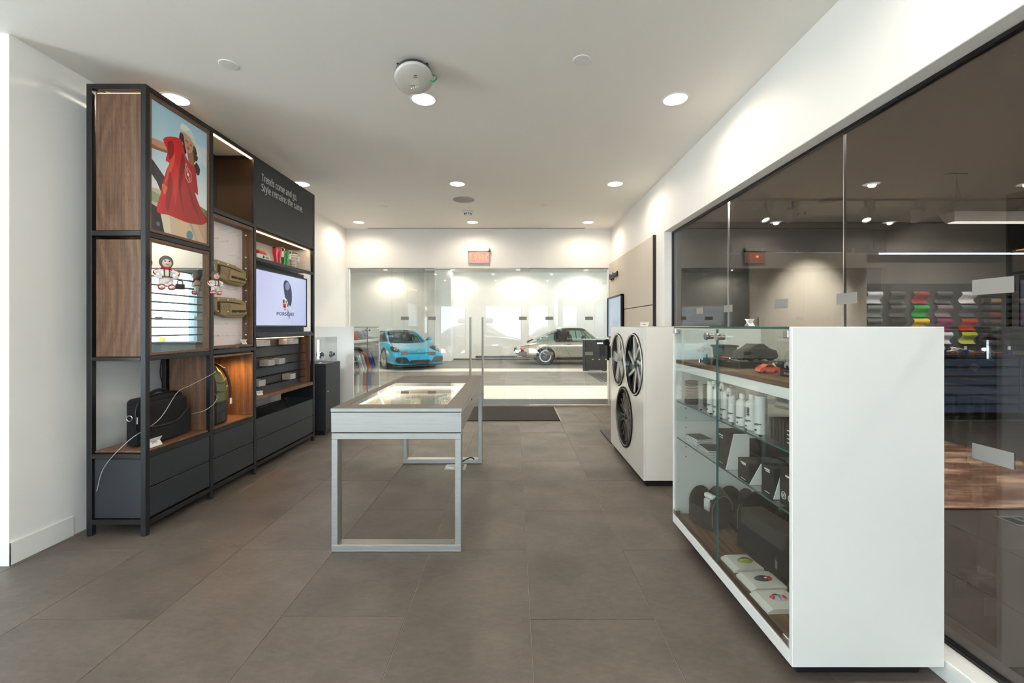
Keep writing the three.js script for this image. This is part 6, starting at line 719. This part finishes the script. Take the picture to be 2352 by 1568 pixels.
// ---------------------------------------------------------------- dim fitting room behind the tinted glass
{
  const WARM = new THREE.Color().setRGB(1, 0.95, 0.88), RB0 = 6.86, wallG = mat([112, 108, 104], 0.7), dark = mat([70, 70, 72], 0.7);
  structure('wall_fitting_room', [B(XR + 0.14, XE, 2.58, H, RB0, RB0 + 0.12, 0), B(XR + 0.14, 3.36, 0, 2.58, RB0, RB0 + 0.12, 0), B(3.3, XE, 0, 2.6, RB0 + 0.42, RB0 + 0.5, 0), B(3.36, 3.4, 0, 2.58, RB0, RB0 + 0.42, 0), B(XE, XE + 0.12, 0, H, -1.5, RB0 + 0.5, 0), B(XR, XE, 0, H, -1.54, -1.42, 0)], wallG);
  structure('trim_2', [B(5.77, 5.778, 2.6, H, RB0 - 0.004, RB0, 0), B(XR + 0.14, 3.36, 2.028, 2.036, RB0 - 0.004, RB0, 0), B(2.9, 2.908, 0, 2.03, RB0 - 0.004, RB0, 0), B(XR + 0.14, XE, H - 0.03, H, RB0 - 0.02, RB0, 0)], M.blackMat);
  const rail = thing('sliding_door_rail', 'long brushed steel rail on dim wall behind tinted glass', 'rail', P(6.3, 2.555, RB0 - 0.06)); L('rail', [C(0, 0.015, 0, 5.6, 0.035, 0.02)], mat([128, 126, 122], 0.5, { metalness: 0.7 }), rail); for (let k = 0; k < 8; k++) L('bolt', [cyl(V(-2.5 + k * 0.7, 0.015, 0.01), V(-2.5 + k * 0.7, 0.015, 0.016), 0.012)], M.chrome, rail); L('bracket', [-2.5, -0.4, 1.7].map((x) => C(x, 0.015, -0.035, 0.03, 0.03, 0.05)), M.darkMetal, rail);
  const door = thing('room_divider', 'large pale sliding panel hung on steel rail behind tinted glass', 'sliding door', P(4.58, 0.02, RB0 - 0.2)); L('leaf', [C(0, 1.25, 0, 1.82, 2.5, 0.04, 0.003)], mat([226, 218, 200], 0.5), door); L('hanger', [C(-0.7, 2.52, 0.0, 0.06, 0.12, 0.02), C(0.7, 2.52, 0.0, 0.06, 0.12, 0.02)], M.steel, door); L('pull', [cyl(V(-0.8, 0.7, 0.05), V(-0.8, 1.5, 0.05), 0.012), cyl(V(-0.8, 0.75, 0.01), V(-0.8, 0.75, 0.05), 0.01), cyl(V(-0.8, 1.45, 0.01), V(-0.8, 1.45, 0.05), 0.01)], M.chrome, door);
  // sample wall
  const wd = RB0 + 0.4, board = thing('sample_board', 'dark grey panel wall carrying paint and leather samples', 'sample board', P(7.1, 0.9, wd)); L('panel', [C(0, 0.6, 0, 3.6, 1.2, 0.02)], dark, board);
  const sx = (px) => (px - 1181) * 7.16 / 980, sy = (py) => EYE + (750 - py) * 7.16 / 980;
  const prof = []; for (let i = 0; i <= 14; i++) { const v = i / 14; prof.push([0.052 + 0.036 * Math.sin(v * Math.PI * 2 + 0.15), (0.5 - v) * 0.2]); } const outl = [...prof, ...prof.slice().reverse().map(([a, b]) => [a - 0.006, b])];
  const sg = slab(outl, 0.255, 0).rotateY(-HALF).translate(0.1275, 0, 0);
  const cols = [[2012, [[206, 210, 212], 'silver white'], [[132, 142, 138], 'grey green'], [[110, 114, 116], 'mid grey']], [2066, [[84, 82, 82], 'graphite'], [[92, 90, 90], 'dim grey'], [[44, 44, 46], 'black']], [2119, [[150, 54, 54], 'dull red'], [[30, 160, 60], 'green'], [[240, 200, 40], 'yellow']], [2173, [[92, 90, 94], 'charcoal'], [[136, 122, 126], 'mauve'], [[150, 52, 104], 'magenta'], [[232, 232, 236], 'bright white']], [2229, [[232, 234, 236], 'white'], [[104, 106, 114], 'blue grey'], [[206, 66, 40], 'orange red'], [[206, 214, 90], 'lime yellow']]];
  for (const [px, ...list] of cols) list.forEach(([c, n], r) => { const t = thing('paint_sample', `curved ${n} glossy paint sample on the dark sample board`, 'paint sample', P(sx(px), sy(683 + r * 31), wd - 0.012), 0, 'paint samples on the board'); L('shell', [sg], mat(c, 0.15, { clearcoat: 1 }), t); L('mount', [C(0, 0, 0.008, 0.1, 0.05, 0.02)], M.black, t); });
  const rolls = [[70, 68, 66], [190, 160, 120], [104, 100, 94], [160, 70, 66], [110, 84, 84], [112, 108, 104], [80, 80, 80], [84, 82, 80]], rn = ['charcoal', 'tan', 'stone', 'brick', 'plum', 'ash', 'graphite', 'smoke'];
  [[2282, 'inner column'], [2344, 'outer column']].forEach(([px, w], q) => rolls.forEach((c, r) => { const t = thing('leather_roll', `${rn[r]} leather sample roll in the ${w} of the board`, 'leather sample', P(sx(px), sy(674 + r * 16.2), wd - 0.045), 0, 'leather rolls on the board'); L('roll', [cyl(V(-0.15, 0, 0), V(0.15, 0, 0), 0.045, 0.045, 20)], mat(q ? c.map((v) => v * 0.8) : c, 0.7), t); L('sleeve', [cyl(V(-0.152, 0, 0), V(-0.02, 0, 0), 0.046, 0.046, 20)], mat([62, 60, 58], 0.7), t); }));
  // drawer unit below it
  const t = thing('drawer_counter', 'wide navy drawer counter under the sample board', 'counter', P(7.4, 0, 6.55)), nv = mat([84, 100, 130], 0.5); W('carcass', [B(5.6, 9.2, 0.1, 0.93, 6.25, 6.9)], nv, t); W('top', [B(5.55, 9.25, 0.93, 0.965, 6.18, 7.26)], M.slate, t); W('base', [B(5.6, 9.2, 0, 0.1, 6.3, 6.9)], M.black, t); W('floor_line', [B(5.6, 9.2, 0, 0.012, 6.2, 6.21)], M.steel, t);
  for (const [a, b] of [[5.62, 7.36], [7.4, 9.18]]) for (let k = 0; k < 6; k++) { const w = W('drawer', [B(a, b, 0.115 + k * 0.135, 0.24 + k * 0.135, 6.23, 6.252, 0.004)], nv, t); W('grip', [B(a + 0.02, b - 0.02, 0.228 + k * 0.135, 0.238 + k * 0.135, 6.222, 6.232)], M.charcoal, w); }
  tag(W('leather_hide', [boxUV(slab([[6.3, 0], [6.5, 0.06], [6.9, 0.1], [7.2, 0.04], [7.5, 0.0], [7.2, -0.18], [6.6, -0.2]], 0.008, 0.003).rotateX(-HALF).translate(0, 0.968, -6.5))], mat([112, 54, 50], 0.7)), 'dark red leather hide lying on the navy counter', 'leather hide');
  for (let k = 0; k < 5; k++) { const b = thing('dropper_bottle', 'small bottle with pale cap in row on navy counter', 'bottle', P(6.28 + k * 0.32, 0.9655, 6.24), 0, 'small bottles on the counter'); L('body', [cyl(V(0, 0, 0), V(0, 0.07, 0), 0.03, 0.03, 16)], mat([50, 70, 120], 0.2), b); L('cap', [cyl(V(0, 0.07, 0), V(0, 0.12, 0), 0.018, 0.015, 12)], M.plastic, b); }
  const tw = thing('twine_heap', 'loose pale twine heaped on the red hide', 'twine', P(6.75, 0.9805, 6.5)); L('strand', Array.from({ length: 5 }, (_, k) => tube([V(-0.2 + k * 0.05, 0.01, 0), V(-0.08, 0.03 + 0.012 * k, 0.05 - 0.02 * k), V(0.08, 0.04, -0.03 + 0.015 * k), V(0.22, 0.01, 0.02)], 0.007, 20, 5)), mat([220, 214, 206], 0.8), tw);
  const rg = thing('area_rug', 'beige and brown streaked rug on floor beyond tinted glass', 'rug', P(4.0, 0, 4.2)); L('pile', [C(0, 0.008, 0, 2.2, 0.016, 2.0, 0.006)], M.rug, rg); L('binding', [C(0, 0.005, 1.003, 2.21, 0.01, 0.012), C(1.103, 0.005, 0, 0.012, 0.01, 2.01)], mat([70, 52, 42], 0.9), rg);
  // pendant, track lights, downlights
  const p = thing('linear_pendant', 'long white linear pendant lamp on thin cord behind tinted glass', 'pendant lamp', P(6.2, 2.5, 4.7)); L('housing', [C(0, 0.075, 0, 2.8, 0.11, 0.1, 0.003)], M.white, p); L('light_panel', [C(0, 0.016, 0, 2.76, 0.008, 0.085, 0)], glow(new THREE.Color(1, 0.93, 0.82), 3), p); for (const x of [-1.33, 1.33]) { const c = L('suspension', [cyl(V(x, 0.13, 0), V(x, 0.545, 0), 0.003, 0.003, 6), tube([V(x + 0.02, 0.13, 0), V(x + 0.05, 0.3, 0), V(x + 0.02, 0.42, 0), V(x, 0.545, 0)], 0.004, 16, 6)], M.plastic, p); L('canopy', [C(x, 0.543, 0, 0.2, 0.012, 0.06)], M.white, c); }
  const ra = new THREE.RectAreaLight(WARM, 5, 2.76, 0.085); ra.position.set(6.2, 2.508, -4.7); ra.lookAt(6.2, 0, -4.7); scene.add(ra);
  tag(W('light_track', [B(2.6, 8.8, H - 0.03, H, 5.6, 5.635)], M.white), 'white ceiling track for spot heads behind tinted glass', 'light track');
  [[3.28, 0.2, 1, 'first from the corner wall'], [3.63, 2.6, 0, 'second from the corner wall'], [4.62, -0.3, 1, 'over the pale sliding panel'], [5.29, 2.4, 0, 'beside the pendant cord'], [5.68, 0.7, 1, 'above the paint samples'], [6.71, 0.7, 1, 'beyond the pendant cord']].forEach(([x, turn, on, w]) => { const s = thing('track_spotlight', `white cylinder track spotlight ${w}`, 'spotlight', P(x, 2.78, 5.617), 0, 'track spotlights'); L('driver', [C(0.07, 0.17, 0, 0.07, 0.14, 0.06, 0.004)], M.plastic, s); L('arm', [cyl(V(0, 0.24, 0), V(0, 0.09, 0), 0.012)], M.plastic, s); const R = (g) => move(g, 0, 0.06, 0, turn, -0.5); L('head', [R(lathe([[0.0, 0.09], [0.05, 0.09], [0.055, 0.08], [0.055, -0.09], [0.048, -0.09], [0.048, -0.07]], 28))], M.white, s); L('light_lens', [R(lathe([[0.0, -0.075], [0.047, -0.075]], 24))], on ? glow(new THREE.Color(1, 0.96, 0.88), 6) : M.plastic, s); });
  spot(5.7, 2.74, 5.75, 24, WARM, 0.75, 0.9, 0.5, 6.7, 1.5, 7.2); spot(6.73, 2.74, 5.75, 18, WARM, 0.75, 0.9, 0.5, 7.6, 1.3, 7.2); spot(4.62, 2.74, 5.75, 22, WARM, 0.6, 0.9, 0.5, 4.6, 1.4, 6.8); spot(3.3, 2.74, 5.55, 22, WARM, 0.6, 0.9, 0.5, 3.2, 0.5, 4.6);
  downlight(4.13, 2.4, H, 'round downlight over bare floor behind tinted glass', 'fitting room downlights', 22, true, WARM, 0.5); downlight(2.9, 1.3, H, 'round downlight near the tinted panes, over the dark floor', 'fitting room downlights', 22, true, WARM, 0.5); downlight(6, 2.6, H, 'round downlight at the far side of dim room', 'fitting room downlights', 22, true, WARM, 0.5);
}
console.log('done', scene.children.length);
renderer.render(scene, camera);
